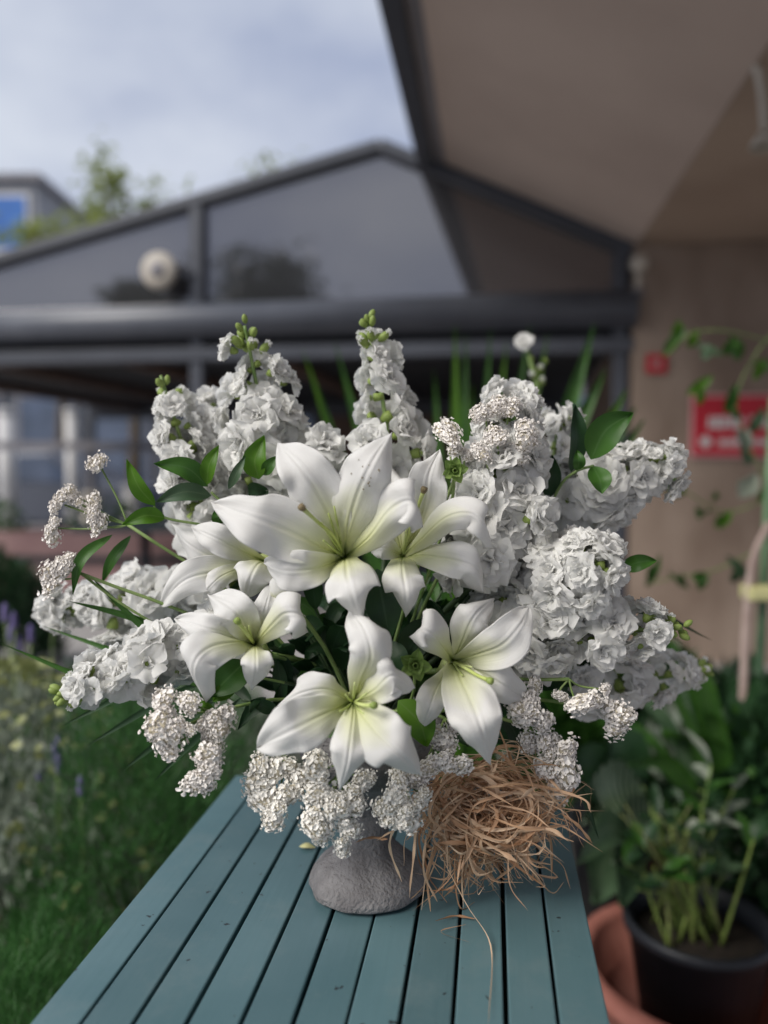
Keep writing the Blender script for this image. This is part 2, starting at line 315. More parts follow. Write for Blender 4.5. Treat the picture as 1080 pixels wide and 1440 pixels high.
M['yellowish'] = leafmat('yellow_green_leaf', (0.2, 0.24, 0.08), (0.36, 0.38, 0.16), (0.4, 0.4, 0.2), trans=0.3)
M['purple'] = pmat('purple_bloom', (0.15, 0.12, 0.30), (0.24, 0.2, 0.4), 30, 0.7)
def varieg():
    m, t, out = mat_new('striped_leaf'); lk = t.links.new
    uv = nn(t, 'ShaderNodeUVMap'); sp = nn(t, 'ShaderNodeSeparateXYZ'); lk(uv.outputs[0], sp.inputs[0])
    a = nn(t, 'ShaderNodeMath', operation='MULTIPLY_ADD'); a.inputs[1].default_value = 70.0; lk(sp.outputs[0], a.inputs[0])
    b = nn(t, 'ShaderNodeMath', operation='MULTIPLY'); b.inputs[1].default_value = 9.0; lk(sp.outputs[1], b.inputs[0]); lk(b.outputs[0], a.inputs[2])
    s = nn(t, 'ShaderNodeMath', operation='SINE'); lk(a.outputs[0], s.inputs[0])
    r = nn(t, 'ShaderNodeValToRGB'); r.color_ramp.elements[0].position = 0.35; r.color_ramp.elements[0].color = (0.03, 0.07, 0.03, 1); r.color_ramp.elements[1].position = 0.7; r.color_ramp.elements[1].color = (0.2, 0.25, 0.17, 1)
    lk(s.outputs[0], r.inputs[0]); p = nn(t, 'ShaderNodeBsdfPrincipled'); p.inputs['Roughness'].default_value = 0.4; lk(r.outputs[0], p.inputs['Base Color']); lk(p.outputs[0], out.inputs[0])
    return m
M['striped'] = varieg()
def glassmat():
    m, t, out = mat_new('tinted_glass'); lk = t.links.new
    p = nn(t, 'ShaderNodeBsdfPrincipled'); p.inputs['Base Color'].default_value = (0.02, 0.02, 0.024, 1); p.inputs['Roughness'].default_value = 0.4
    g = nn(t, 'ShaderNodeBsdfGlossy'); g.inputs['Color'].default_value = (0.93, 0.9, 0.92, 1); g.inputs['Roughness'].default_value = 0.03
    tr = nn(t, 'ShaderNodeBsdfTransparent'); tr.inputs[0].default_value = (0.25, 0.25, 0.27, 1)
    m1 = nn(t, 'ShaderNodeMixShader'); m1.inputs[0].default_value = 0.4; lk(p.outputs[0], m1.inputs[1]); lk(tr.outputs[0], m1.inputs[2])
    m2 = nn(t, 'ShaderNodeMixShader'); m2.inputs[0].default_value = 0.23; lk(m1.outputs[0], m2.inputs[1]); lk(g.outputs[0], m2.inputs[2]); lk(m2.outputs[0], out.inputs[0])
    return m
M['glass'] = glassmat()

# ------------------------------------------------------------------ ground
def sheet(name, x0, x1, y0, y1, z, m):
    b = MB(); b.add([(x0, y0, z), (x1, y0, z), (x1, y1, z), (x0, y1, z)], [(0, 1, 2, 3)])
    return tag(b.obj(name, m, smooth=False), kind='structure')
sheet('ground', -90, 90, -90, 160, 0.0, M['paving'])
sheet('road', -90, 90, 9.6, 15.5, 0.004, M['asphalt'])
# planting bed beside the table
b = MB(); b.prism([(-1.7, 0.2, 0), (-0.42, 0.2, 0), (-0.30, 2.05, 0), (-1.7, 2.25, 0)], Vector((0, 0, 0.05)))
tag(b.obj('flower_bed', M['soil'], smooth=False), kind='structure')

# ------------------------------------------------------------------ overhanging building on the right
GY = rad(9.5); GN = Vector((math.sin(GY), math.cos(GY), 0)); GX = Vector((math.cos(GY), -math.sin(GY), 0))
G0 = W(540, 450, 5.0)
def G(px, py, off=0.0): return on_plane(px, py, G0, GN) + GN * off
bld = thing('overhanging_building', W(1000, 918, 4.9) * 1.0, 'taupe rendered building with a sloped soffit overhanging the table', 'building')
e1 = G(611, 226, 0.12); e2 = G(893, 347, 0.12)
def back(p, y): return p - AX * ((p.y - y) / AX.y)
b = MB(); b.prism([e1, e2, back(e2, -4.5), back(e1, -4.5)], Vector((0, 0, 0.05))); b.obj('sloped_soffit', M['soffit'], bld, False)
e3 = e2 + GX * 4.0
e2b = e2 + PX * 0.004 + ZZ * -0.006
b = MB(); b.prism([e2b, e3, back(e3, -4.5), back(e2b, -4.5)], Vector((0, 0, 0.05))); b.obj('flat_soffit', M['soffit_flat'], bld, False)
wl = G(890, 347, -0.06); wl = Vector((wl.x, wl.y, 0)); wr = wl + GX * 4.0; topz = e2.z - 0.01
b = MB(); b.prism([wl, wr, wr + GN * 3.2, wl + GN * 3.2], Vector((0, 0, topz))); b.obj('wall', M['wallc'], bld, False)
# masonry above the soffit
b = MB(); u0 = e1 + ZZ * 0.052; u1 = e3 + ZZ * 0.052; u1.z = u0.z
b.prism([u0, u1, back(u1, -4.5), back(u0, -4.5)], Vector((0, 0, 0.5))); b.obj('fascia_wall', M['wallc'], bld, False)
# eave trims along the edge of the soffit
for (o, dz, ww, hh, mm, nm) in ((-0.055, -0.01, 0.10, 0.09, 'frame', 'gutter'), (0.045, -0.018, 0.07, 0.03, 'trim', 'soffit_trim'), (0.11, -0.036, 0.012, 0.03, 'frame', 'soffit_strip')):
    p = e1 + PX * o + ZZ * dz
    b = MB(); b.bar(p, back(p, -4.5), ww, hh); b.obj(nm, M[mm], bld, False, 0.008)
# flashing between the gable peak and the eave
b = MB(); b.prism([G(548, 196, 0.3), G(612, 226, 0.3), G(600, 120, 0.3), G(588, 165, 0.3), G(572, 186, 0.3)], GN * 0.05); b.obj('flashing', M['wallc'], bld, False)

# signs on the wall
def sign(px0, py0, px1, py1, label, big):
    p0 = G(px0, py0, -0.075); p1 = G(px1, py1, -0.075); c = (p0 + p1) / 2
    s = thing('wall_sign', Vector(c), label, 'sign', None)
    hw = abs((p1 - p0).dot(GX)) / 2; hh = abs(p0.z - p1.z) / 2
    b = MB(); b.box(c, GX, GN, ZZ, hw, 0.006, hh); b.obj('sign_border', M['pinkish'] if big else M['red'], s, False)
    if big:
        b = MB(); b.box(c - GN * 0.008, GX, GN, ZZ, hw - 0.014, 0.004, hh - 0.014); plate = b.obj('sign_plate', M['red'], s, False)
        b = MB(); rr = random.Random(5)
        x = -hw + 0.10
        while x < hw - 0.06:
            wd = rr.uniform(0.012, 0.03); b.box(c - GN * 0.014 + GX * (x + wd / 2) + ZZ * 0.02, GX, GN, ZZ, wd / 2, 0.002, 0.035); x += wd + 0.009
            if rr.random() < 0.14: x += 0.035
        tag(b.obj('lettering', M['white'], plate, False), kind='stuff')
        b = MB(); x = -hw + 0.16
        while x < hw - 0.06:
            wd = rr.uniform(0.01, 0.022); b.box(c - GN * 0.014 + GX * (x + wd / 2) - ZZ * 0.10, GX, GN, ZZ, wd / 2, 0.002, 0.022); x += wd + 0.008
            if rr.random() < 0.14: x += 0.03
        tag(b.obj('lettering', M['white'], plate, False), kind='stuff')
        b = MB(); cc = c - GN * 0.014 - GX * (hw - 0.085) - ZZ * 0.095
        b.tube([cc, cc - GN * 0.003], 0.033, 20); b.obj('emblem', M['white'], plate, False)
    else:
        b = MB(); cc = c - GN * 0.008; b.tube([cc, cc - GN * 0.002], 0.026, 18); b.obj('emblem', M['pink'], s, False)
sign(968, 557, 1150, 643, 'large red sign with white border and two rows of white lettering', True)
sign(906, 501, 934, 526, 'small square red plate on the taupe wall beside the post', False)

# ------------------------------------------------------------------ gabled glass pavilion
pav = thing('glass_pavilion', Vector((G(278, 900).x, G(278, 900).y, 0)), 'dark grey framed pavilion with tinted glass gable behind the bouquet', 'pavilion')
def gbar(name, a, c, wd, dp, m='frame', off=0.0, bevel=0.006):
    b = MB(); b.bar(G(*a, off), G(*c, off), dp, wd, up=ZZ if abs(G(*a).z - G(*c).z) < 3 * (G(*a) - G(*c)).length * 0.3 else GX)
    return b.obj(name, M[m], pav, False, bevel)
LXP, RXP = -330, 893
def lin(a, c, x): return a[1] + (c[1] - a[1]) * (x - a[0]) / (c[0] - a[0])
pk = (535, 206); ls = (0, 366); rs = (888, 352)
gbar('rafter', (LXP, lin(pk, ls, LXP)), pk, 0.07, 0.10); gbar('rafter', (pk[0] + 0.5, pk[1]), rs, 0.075, 0.10, off=-0.003)
# rounded eaves beam
b = MB(); pa, pc = G(LXP, 472), G(RXP, 436)
b.tube([pa - GN * 0.05, pc - GN * 0.05], 0.115, 20); b.obj('eaves_beam', M['beam'], pav)
b = MB(); b.prism([G(LXP, 480, .04), G(RXP, 440, .04), G(RXP, 488, .04), G(LXP, 515, .04)], GN * .03); b.obj('dark_gap_fill', M['darkroof'], pav, False)  # dark sheet added to stand in for the shaded gap between the beams
gbar('lower_beam', (LXP, 512), (RXP, 486), 0.09, 0.12)
for x in (278, 872):
    top = lin(pk, ls, x) if x < 535 else lin(pk, rs, x)
    t_, g_ = G(x, top + 8), G(x, 700); b = MB()
    b.bar(Vector((g_.x, g_.y, 0)) + GN * 0.0, Vector((t_.x, t_.y, t_.z)), 0.085, 0.085, up=GX); b.obj('post', M['frame'], pav, False, 0.006)
t_ = G(LXP, 500); b = MB(); b.bar(Vector((t_.x, t_.y, 0)), t_, 0.09, 0.09, up=GX); b.obj('post', M['frame'], pav, False, 0.006)
# panes (set behind the frame)
def pane(poly):
    b = MB(); b.prism([G(x, y, 0.02) for x, y in poly], GN * 0.012); b.obj('glass_pane', M['glass'], pav, False)
pane([(LXP + 5, lin(pk, ls, LXP) + 4), (270, lin(pk, ls, 270) + 4), (270, 440), (LXP + 5, 462)])
pane([(286, lin(pk, ls, 286) + 4), (535, 210), (864, lin(pk, rs, 864) + 4), (864, 430), (286, 440)])
# roof slopes, running back along the axis
RB = 4.6
pl, pp, pr = G(LXP - 30, lin(pk, ls, LXP - 30), 0.06), G(*pk, 0.06), G(*rs, 0.06)
b = MB(); b.prism([pl, pp, pp + GN * RB, pl + GN * RB], Vector((0, 0, -0.04))); b.obj('roof_slope', M['darkroof'], pav, False)
b = MB(); b.prism([pp + GX * .002, pr, pr + GN * RB, pp + GN * RB + GX * .002], Vector((0, 0, -0.04))); b.obj('roof_slope', M['darkroof'], pav, False)
ez = G(LXP, 500).z
# flat slatted ceiling and the far frame
b = MB(); c0 = G(LXP, 500, 0.15); c1 = G(RXP - 20, 500, 0.15); c0.z = c1.z = ez - 0.02
b.prism([c0, c1, c1 + GN * (RB - 0.3), c0 + GN * (RB - 0.3)], Vector((0, 0, 0.03))); b.obj('ceiling', M['darkroof'], pav, False)
for k in range(4):
    p = lerp(c0, c1, 0.12 + 0.17 * k) - ZZ * 0.06
    b = MB(); b.bar(p, p + GN * (RB - 0.3), 0.07, 0.08); b.obj('ceiling_joist', M['brown'], pav, False)
fb0 = c0 + GN * (RB - 0.25); fb1 = c1 + GN * (RB - 0.25)
b = MB(); b.bar(fb0 - ZZ * 0.08, fb1 - ZZ * 0.08, 0.12, 0.2); b.obj('rear_beam', M['frame'], pav, False, 0.006)
for t in (0.0, 0.33, 0.5):
    p = lerp(fb0, fb1, t); b = MB(); b.bar(Vector((p.x, p.y, 0)), Vector((p.x, p.y, p.z - 0.18)), 0.11, 0.11, up=GX); b.obj('rear_post', M['frame'], pav, False, 0.006)
# rear wall behind the middle and right bays
r0 = lerp(fb0, fb1, 0.5); 
b = MB(); b.prism([Vector((r0.x, r0.y, 0)) + GX * .06, Vector((fb1.x, fb1.y, 0)), Vector((fb1.x, fb1.y, 0)) + GN * .1, Vector((r0.x, r0.y, 0)) + GN * .1 + GX * .06], Vector((0, 0, ez - 0.22))); b.obj('rear_wall', M['under'], pav, False)
for k in range(5):
    q = lerp(r0, fb1, 0.1 + k * 0.19) - GN * 0.03; b = MB(); b.box(Vector((q.x, q.y, 1.25)), GX, GN, ZZ, 0.24, 0.02, 0.75); b.obj('wall_panel', M['brown'], pav, False)

# round lamp on the gable
c = G(237, 388, -0.10); o = thing('round_lamp', c, 'round pale lamp fixed to the gable frame left of the mullion', 'lamp')
b = MB(); b.tube([c - GN * 0.03, c + GN * 0.02], [0.115, 0.10], 28); b.obj('housing', M['trim'], o)
b = MB(); b.tube([c - GN * 0.034 , c - GN * 0.06, c - GN * 0.075], [0.125, 0.118, 0.08], 28); b.obj('diffuser', M['cream'], o)
b = MB(); b.tube([c - GN * 0.075, c - GN * 0.09], [0.055, 0.045], 20); b.obj('centre_cap', M['trim'], o)
b = MB(); b.bar(c + GN * 0.0, G(276, 388, -0.05), 0.03, 0.03); b.obj('bracket', M['frame'], o, False)
# small camera-like lamp where pavilion meets wall
c = G(893, 380, -0.16); o = thing('security_camera', c, 'small white ball camera where the pavilion meets the wall', 'camera')
b = MB(); b.lathe(c - ZZ * .055, [(0.001, 0.0), (0.03, .008), (0.05, .03), (0.056, .055), (0.05, .08), (0.03, .102), (0.001, .11)], 20); b.obj('dome', M['cream'], o)
b = MB(); b.tube([c - ZZ * 0.05, c - ZZ * 0.10, c - ZZ * 0.14 + GN * 0.08], [0.02, 0.018, 0.018], 10); b.obj('bracket', M['cream'], o)
c2_ = c - ZZ * 0.16; b = MB(); b.box(c2_ + GN * 0.07, GX, GN, ZZ, 0.035, 0.025, 0.03); b.obj('junction_box', M['trim'], o, False, 0.005)
# hanging lamp at the top right
o = thing('soffit_lamp', W(1068, 90, 2.6), 'pale curved pipe lamp hanging under the flat soffit at the top right', 'lamp')
pts = catmull([W(1046, 84, 2.6), W(1056, 82, 2.6), W(1066, 100, 2.6), W(1073, 140, 2.6), W(1076, 186, 2.6)], 14)
b = MB(); b.tube(pts, 0.016, 10); b.obj('pipe', M['cream'], o)
b = MB(); q = W(1076, 186, 2.6); b.lathe(q - ZZ * 0.05, [(0.05, 0.0), (0.046, 0.015), (0.03, 0.04), (0.018, 0.055)], 20); b.obj('shade', M['cream'], o)
b = MB(); q = W(1046, 84, 2.6); b.bar(q, Vector((q.x, q.y, e2.z + 0.02)), 0.02, 0.02, up=GX); b.obj('hanger', M['cream'], o, False)

# ------------------------------------------------------------------ street beyond
def building(name, label, x0, x1, y, h, wallm, rows, cols, winm, frame_m, dep=6.0):
    o = thing(name, Vector(((x0 + x1) / 2, y, 0)), label, 'building')
    b = MB(); b.box(Vector(((x0 + x1) / 2, y + dep / 2, h / 2)), RIGHT, Vector((0, 1, 0)), ZZ, (x1 - x0) / 2, dep / 2, h / 2); b.obj('wall', wallm, o, False)
    b = MB(); b.box(Vector(((x0 + x1) / 2, y + dep / 2, h + 0.1)), RIGHT, Vector((0, 1, 0)), ZZ, (x1 - x0) / 2 + 0.2, dep / 2 + .2, 0.1); b.obj('roof', M['trim'], o, False)
    cw = (x1 - x0) / cols; rh = h / rows
    for i in range(cols):
        for j in range(rows):
            cx = x0 + cw * (i + .5); cz = rh * (j + .5)
            b = MB(); b.box(Vector((cx, y - 0.02, cz)), RIGHT, Vector((0, 1, 0)), ZZ, cw * .40, 0.05, rh * .36); f = b.obj('window', frame_m, o, False)
            b = MB(); b.box(Vector((cx, y - 0.06, cz)), RIGHT, Vector((0, 1, 0)), ZZ, cw * .35, 0.03, rh * .31); b.obj('pane', winm, f, False)
building('office_block', 'pale office block with blue glazing rising behind the pavilion roof', -17.0, -10.6, 24, 9.9, M['pale_wall'], 4, 3, M['blue'], M['white'])
building('shop_front', 'low grey shop with dark glazing across the street', -13.5, -3.4, 17.5, 3.4, M['grey_wall'], 1, 6, M['window'], M['trim'], 5)
building('shop_front', 'low dark shop row behind the pavilion posts', -3.0, 8.0, 18.5, 3.6, M['grey_wall'], 1, 6, M['window'], M['trim'], 5)

def tree(name, label, base, h, crown_c, crown_r, nleaf, m, seed, leaf=0.16):
    rr = random.Random(seed); o = thing(name, base, label, 'tree')
    b = MB(); top = crown_c + Vector((0, 0, crown_r.z * .4)); b.tube(catmull([base, lerp(base, top, .5) + Vector((.1, .05, 0)), top], 8), [lerp(.14, .03, i / 7) for i in range(8)], 8)
    tips = []
    for k in range(14):
        d = Vector((rr.gauss(0, 1), rr.gauss(0, 1), rr.gauss(0.2, .8))).normalized(); e = crown_c + Vector((d.x * crown_r.x, d.y * crown_r.y, d.z * crown_r.z)) * rr.uniform(.55, .95)
        s = lerp(base, top, rr.uniform(.45, .9)); b.tube([s, lerp(s, e, .5) + Vector((0, 0, .1)), e], [.05, .03, .01], 5); tips += [e, lerp(s, e, .7)]
    b.obj('trunk', M['bark'], o)
    b = MB()
    for i in range(nleaf):
        t = rr.choice(tips); c = t + Vector((rr.gauss(0, .28) * crown_r.x, rr.gauss(0, .28) * crown_r.y, rr.gauss(0, .26) * crown_r.z))
        d = Vector((rr.gauss(0, 1), rr.gauss(0, 1), rr.gauss(0, .7))).normalized(); s = d.orthogonal().normalized(); l = leaf * rr.uniform(.6, 1.3)
        b.add([c, c + d * l * .5 + s * l * .28, c + d * l, c + d * l * .5 - s * l * .28], [(0, 1, 2, 3)], [(0, .5), (.5, 1), (1, .5), (.5, 0)])
    tag(b.obj('crown', m, o), kind='stuff'); return o
tp = W(178, 300, 13); tree('street_tree', 'thin yellow green tree top showing above the pavilion roof', Vector((tp.x, tp.y, 0)), 6, W(178, 300, 13), Vector((0.75, 0.75, 0.95)), 750, M['tree_leaf'], 3, .2)
tp = W(70, 345, 15); tree('street_tree', 'low yellow green tree beside the blue glazed office block', Vector((tp.x, tp.y, 0)), 5, W(80, 340, 15), Vector((0.9, 0.8, 0.55)), 500, M['tree_leaf'], 8, .2)
tp = W(400, 240, 16); tree('street_tree', 'faint tree tip showing over the roof near the gable peak', Vector((tp.x, tp.y, 0)), 6, W(400, 262, 16), Vector((0.8, 0.8, 0.6)), 240, M['tree_leaf'], 13, .2)
# the tree behind the photographer, seen as a reflection in the gable glass
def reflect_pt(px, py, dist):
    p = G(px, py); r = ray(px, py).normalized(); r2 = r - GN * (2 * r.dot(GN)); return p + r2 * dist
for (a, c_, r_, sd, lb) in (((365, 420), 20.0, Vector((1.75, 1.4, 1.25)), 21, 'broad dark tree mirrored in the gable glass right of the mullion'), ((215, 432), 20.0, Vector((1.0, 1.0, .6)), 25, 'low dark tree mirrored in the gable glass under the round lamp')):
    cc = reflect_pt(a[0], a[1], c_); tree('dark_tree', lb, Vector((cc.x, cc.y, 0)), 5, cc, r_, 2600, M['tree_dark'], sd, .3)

# pink planter wall, rail, parked cars, bollards seen under the pavilion
def pinkwall():
    a = W(-160, 772, 7.0); c = W(262, 772, 6.8); a.z = c.z = 0
    o = thing('planter_wall', a, 'low pink planter wall seen behind the left blossoms', 'planter')
    n = Vector((0, 1, 0)); b = MB(); b.prism([a, c, c + n * .5, a + n * .5], ZZ * 0.62); b.obj('wall', M['pink'], o, False, .01)
    b = MB(); b.prism([a - n * .04 + ZZ * .36, c - n * .04 + ZZ * .36, c - n * .003 + ZZ * .36, a - n * .003 + ZZ * .36], ZZ * 0.05); b.obj('dark_band', M['under'], o, False)
    rr = random.Random(4); b = MB()
    for i in range(500):
        t = rr.random(); p = lerp(a, c, t) + n * rr.uniform(.1, .4) + ZZ * (.6 + rr.random() ** 2 * .25)
        if 0.42 < t < .6: continue
        d = Vector((rr.gauss(0, 1), rr.gauss(0, 1), abs(rr.gauss(0, 1)))).normalized(); s = d.orthogonal().normalized(); l = rr.uniform(.05, .12)
        b.add([p, p + d * l * .5 + s * l * .3, p + d * l, p + d * l * .5 - s * l * .3], [(0, 1, 2, 3)], [(0, .5), (.5, 1), (1, .5), (.5, 0)])
    tag(b.obj('planting', M['leaf'], o), kind='stuff')
pinkwall()
def car(px, py, d, col, label):
    p = W(px, py, d); p.z = 0; o = thing('parked_car', p, label, 'car')
    m = pmat('car_paint', col, None, 3, 0.3, spec=0.6)
    prof = [(-2.1, .35), (-2.1, .75), (-1.75, .92), (-1.0, .98), (-.45, 1.42), (.85, 1.45), (1.5, 1.0), (2.05, .9), (2.1, .35)]
    b = MB(); b.prism([p + Vector((x, -.8, z)) for x, z in prof], Vector((0, 1.6, 0))); b.obj('body', m, o, False, .06)
    gl = [(-.85, .98), (-.4, 1.36), (.8, 1.38), (1.25, 1.0)]
    b = MB(); b.prism([p + Vector((x, -.815, z)) for x, z in gl], Vector((0, .012, 0))); b.obj('side_window', M['window'], o, False)
    for x in (-1.3, 1.3):
        b = MB(); c = p + Vector((x, -.82, .33)); b.tube([c, c + Vector((0, .2, 0))], .33, 24); wv = b.obj('wheel', M['black'], o)
        b = MB(); b.tube([c - Vector((0, .01, 0)), c], .2, 20); b.obj('rim', M['trim'], wv)
car(30, 800, 12.2, (.10, .11, .14), 'dark grey car parked across the street at the far left')
car(470, 800, 13.4, (.05, .06, .09), 'dark blue car parked behind the pavilion')
def column(px, d, h, r, m, label, name='street_post', cat='post'):
    p = W(px, 700, d); p.z = 0; b = MB(); o = thing(name, p, label, cat)
    b.tube([p, p + ZZ * h], r, 12); b.obj('shaft', m, o); b = MB(); b.tube([p, p + ZZ * .12], r * 1.5, 12); b.obj('base', m, o)
    b = MB(); b.tube([p + ZZ * h, p + ZZ * (h + .05)], [r * 1.3, r * .9], 12); b.obj('cap', m, o)
column(103, 10.5, 1.95, .085, M['white'], 'white street post in front of the grey shop')
column(12, 10.5, 1.95, .12, M['white'], 'thick white street post at the left edge')
column(186, 9.4, .95, .10, M['white'], 'short white bollard behind the left leaves', 'bollard', 'bollard')
column(128, 9.4, .85, .10, M['cream'], 'short cream bollard behind the dried blossoms', 'bollard', 'bollard')
o = thing('guard_rail', W(0, 640, 9.9), 'grey horizontal guard rail along the street', 'railing'); b = MB()
a, c = W(-200, 626, 9.9), W(262, 628, 9.9); b.bar(a, c, .06, .11); b.obj('rail', M['trim'], o, False)
for t in (.1, .4, .7, .98):
    p = lerp(a, c, t); b = MB(); b.bar(Vector((p.x, p.y + .05, 0)), p + Vector((0, .05, 0)), .05, .05, up=RIGHT); b.obj('rail_post', M['trim'], o, False)
o = thing('dining_table', W(205, 800, 6.0), 'dark cafe table standing inside the pavilion', 'table'); p = W(205, 800, 6.2); p.z = 0
b = MB(); b.box(p + ZZ * .73, RIGHT, Vector((0, 1, 0)), ZZ, .45, .35, .02); b.obj('table_top', M['under'], o, False)
b = MB(); b.tube([p, p + ZZ * .72], .04, 10); b.obj('pedestal', M['black'], o)
b = MB(); b.tube([p, p + ZZ * .03], .22, 16); b.obj('base', M['black'], o)

# ------------------------------------------------------------------ slatted table
tabc = T(517, 1245); tab = thing('garden_table', Vector((tabc.x, tabc.y, 0)), 'teal painted slatted garden table under the bouquet', 'table')
vpL = T(38, 1440); vpR = T(861, 1440)
left_off = vpL.dot(PX); right_off = vpR.dot(PX); far_al = T(330, 1090).dot(AX); near_al = 0.30
n = 11; pitch_ = (right_off - left_off) / n
for i in range(n):
    c = PX * (left_off + pitch_ * (i + .5)) + AX * ((far_al + near_al) / 2); c.z = TABZ - 0.011
    b = MB(); wdt = pitch_ / 2 - R.uniform(.0012, .0022)
    b.box(c + ZZ * R.uniform(-.0006, .0006) + PX * R.uniform(-.0006, .0006), AX, PX, ZZ, (far_al - near_al) / 2 + R.uniform(-.001, .001), wdt, 0.011)
    b.obj('slat', M['paint'], tab, False, 0.0016)
b = MB(); c = PX * ((left_off + right_off) / 2) + AX * ((near_al + far_al) / 2); c.z = TABZ - .0258; b.box(c, AX, PX, ZZ, (far_al - near_al) / 2 - .012, (right_off - left_off) / 2 - .031, .0035); b.obj('dark_gap_backing', M['under'], tab, False)  # dark backing board added so the slat gaps stay dark, hiding the lit paving
mid = (left_off + right_off) / 2; hw = (right_off - left_off) / 2
for al in (near_al + .05, far_al - .05, (near_al + far_al) / 2):
    c = PX * mid + AX * al; c.z = TABZ - .0545; b = MB(); b.box(c, PX, AX, ZZ, hw - .034, .02, .0248); b.obj('cross_batten', M['under'], tab, False)
for sd in (-1, 1):
    c = PX * (mid + sd * (hw - .022)) + AX * ((near_al + far_al) / 2); c.z = TABZ - .05; b = MB(); b.box(c, AX, PX, ZZ, (far_al - near_al) / 2 - .02, .007, .027); b.obj('apron', M['paint'], tab, False)
    for al in (near_al + .05, far_al - .05):
        c = PX * (mid + sd * (hw - .055)) + AX * al; b = MB(); b.bar(Vector((c.x, c.y, 0)), Vector((c.x, c.y, TABZ - .073)), .045, .045, up=PX); b.obj('leg', M['paint'], tab, False, .002)

# ------------------------------------------------------------------ stone vase
VB = T(517, 1245); vase = thing('stone_vase', VB, 'grey rough stone pedestal vase holding the bouquet on the table', 'vase')
def dense(prof, k=3):
    out = []
    for i in range(len(prof) - 1):
        for j in range(k): out.append((lerp(prof[i][0], prof[i + 1][0], j / k), lerp(prof[i][1], prof[i + 1][1], j / k)))
    return out + [prof[-1]]
b = MB(); b.lathe(VB, dense([(0.001, .001), (.058, .001), (.0635, .005), (.0640, .011), (.0605, .019), (.0515, .027), (.041, .035), (.0315, .044), (.0255, .056), (.0225, .075), (.0225, .092), (.0245, .098)], 4), 80, .07, 3); b.obj('foot', M['stone'], vase)
b = MB(); b.lathe(VB, dense([(.0247, .0985), (.032, .112), (.055, .130), (.073, .152), (.080, .175), (.082, .19), (.076, .19), (.070, .17), (.001, .165)], 4), 64, .03, 5); b.obj('bowl', M['stone'], vase)
VC = VB + ZZ * 0.185                                     # mouth of the vase: every stem starts here

# ------------------------------------------------------------------ petal / leaf surface
def surface(b, pts, side, wd, nu=22, nv=13, cup=0.0, ruffle=0.0, rfreq=3.0, rib=0.0, prof='petal', seed=0, curl=0.0, base_w=.2):
    rr = random.Random(seed); C = catmull(pts, nu); ph1, ph2 = rr.uniform(0, 6), rr.uniform(0, 6); P = []; U = []
    for i in range(nu):
        t = i / (nu - 1); tg = (C[min(i + 1, nu - 1)] - C[max(i - 1, 0)]).normalized()
        s = side - tg * side.dot(tg); s.normalize(); nrm = s.cross(tg)
        if prof == 'petal':
            f = base_w + (1 - base_w) * sst(0, .5, t) if t < .5 else max(0.0, 1 - ((t - .5) / .5) ** 2.1) ** .66
        else:
            f = math.sin(math.pi * min(1, t ** .85)) ** .9 * .98 + .03 * (1 - t)
        f = max(f, .015)
        for j in range(nv):
            v = (j / (nv - 1)) * 2 - 1; hwid = wd / 2 * f
            z = cup * wd * (v * v - .35) * sst(0, .3, t) * (1 if prof == 'petal' else 1)
            z += curl * wd * abs(v) ** 3 * sst(.2, .8, t)
            z += ruffle * wd * abs(v) ** 2.2 * math.sin(rfreq * 6.28 * t + (ph1 if v > 0 else ph2)) * sst(.12, .4, t)
            if rib: z += rib * wd * (math.exp(-((abs(v) - .13) / .06) ** 2) * .75 - math.exp(-(v / .07) ** 2) * .7) * (1 - sst(.75, 1, t)) * sst(.03, .2, t)
            if prof == 'petal': z += .10 * wd * mnoise.noise(Vector((t * 2.6, v * 1.3, seed * 3.7))) * sst(.1, .5, t) + .14 * wd * mnoise.noise(Vector((t * 6, v * 1.2, seed * 1.3 + 9))) * sst(.15, .5, t) * abs(v)
            wob = 1 + (.13 * mnoise.noise(Vector((t * 3.2, 5.0 if v > 0 else 17.0, seed * 2.1))) if prof == 'petal' else 0) + (ruffle * .35 * math.sin(rfreq * 8 * t + ph2 * (1 if v > 0 else 2)) * abs(v))
            P.append(C[i] + s * (v * hwid * wob) + nrm * z); U.append((t, (v + 1) / 2))
    F = [(i * nv + j, i * nv + j + 1, (i + 1) * nv + j + 1, (i + 1) * nv + j) for i in range(nu - 1) for j in range(nv - 1)]
    b.add(P, F, U)

def solid(o, th):
    s = o.modifiers.new('thickness', 'SOLIDIFY'); s.thickness = th; s.offset = 0

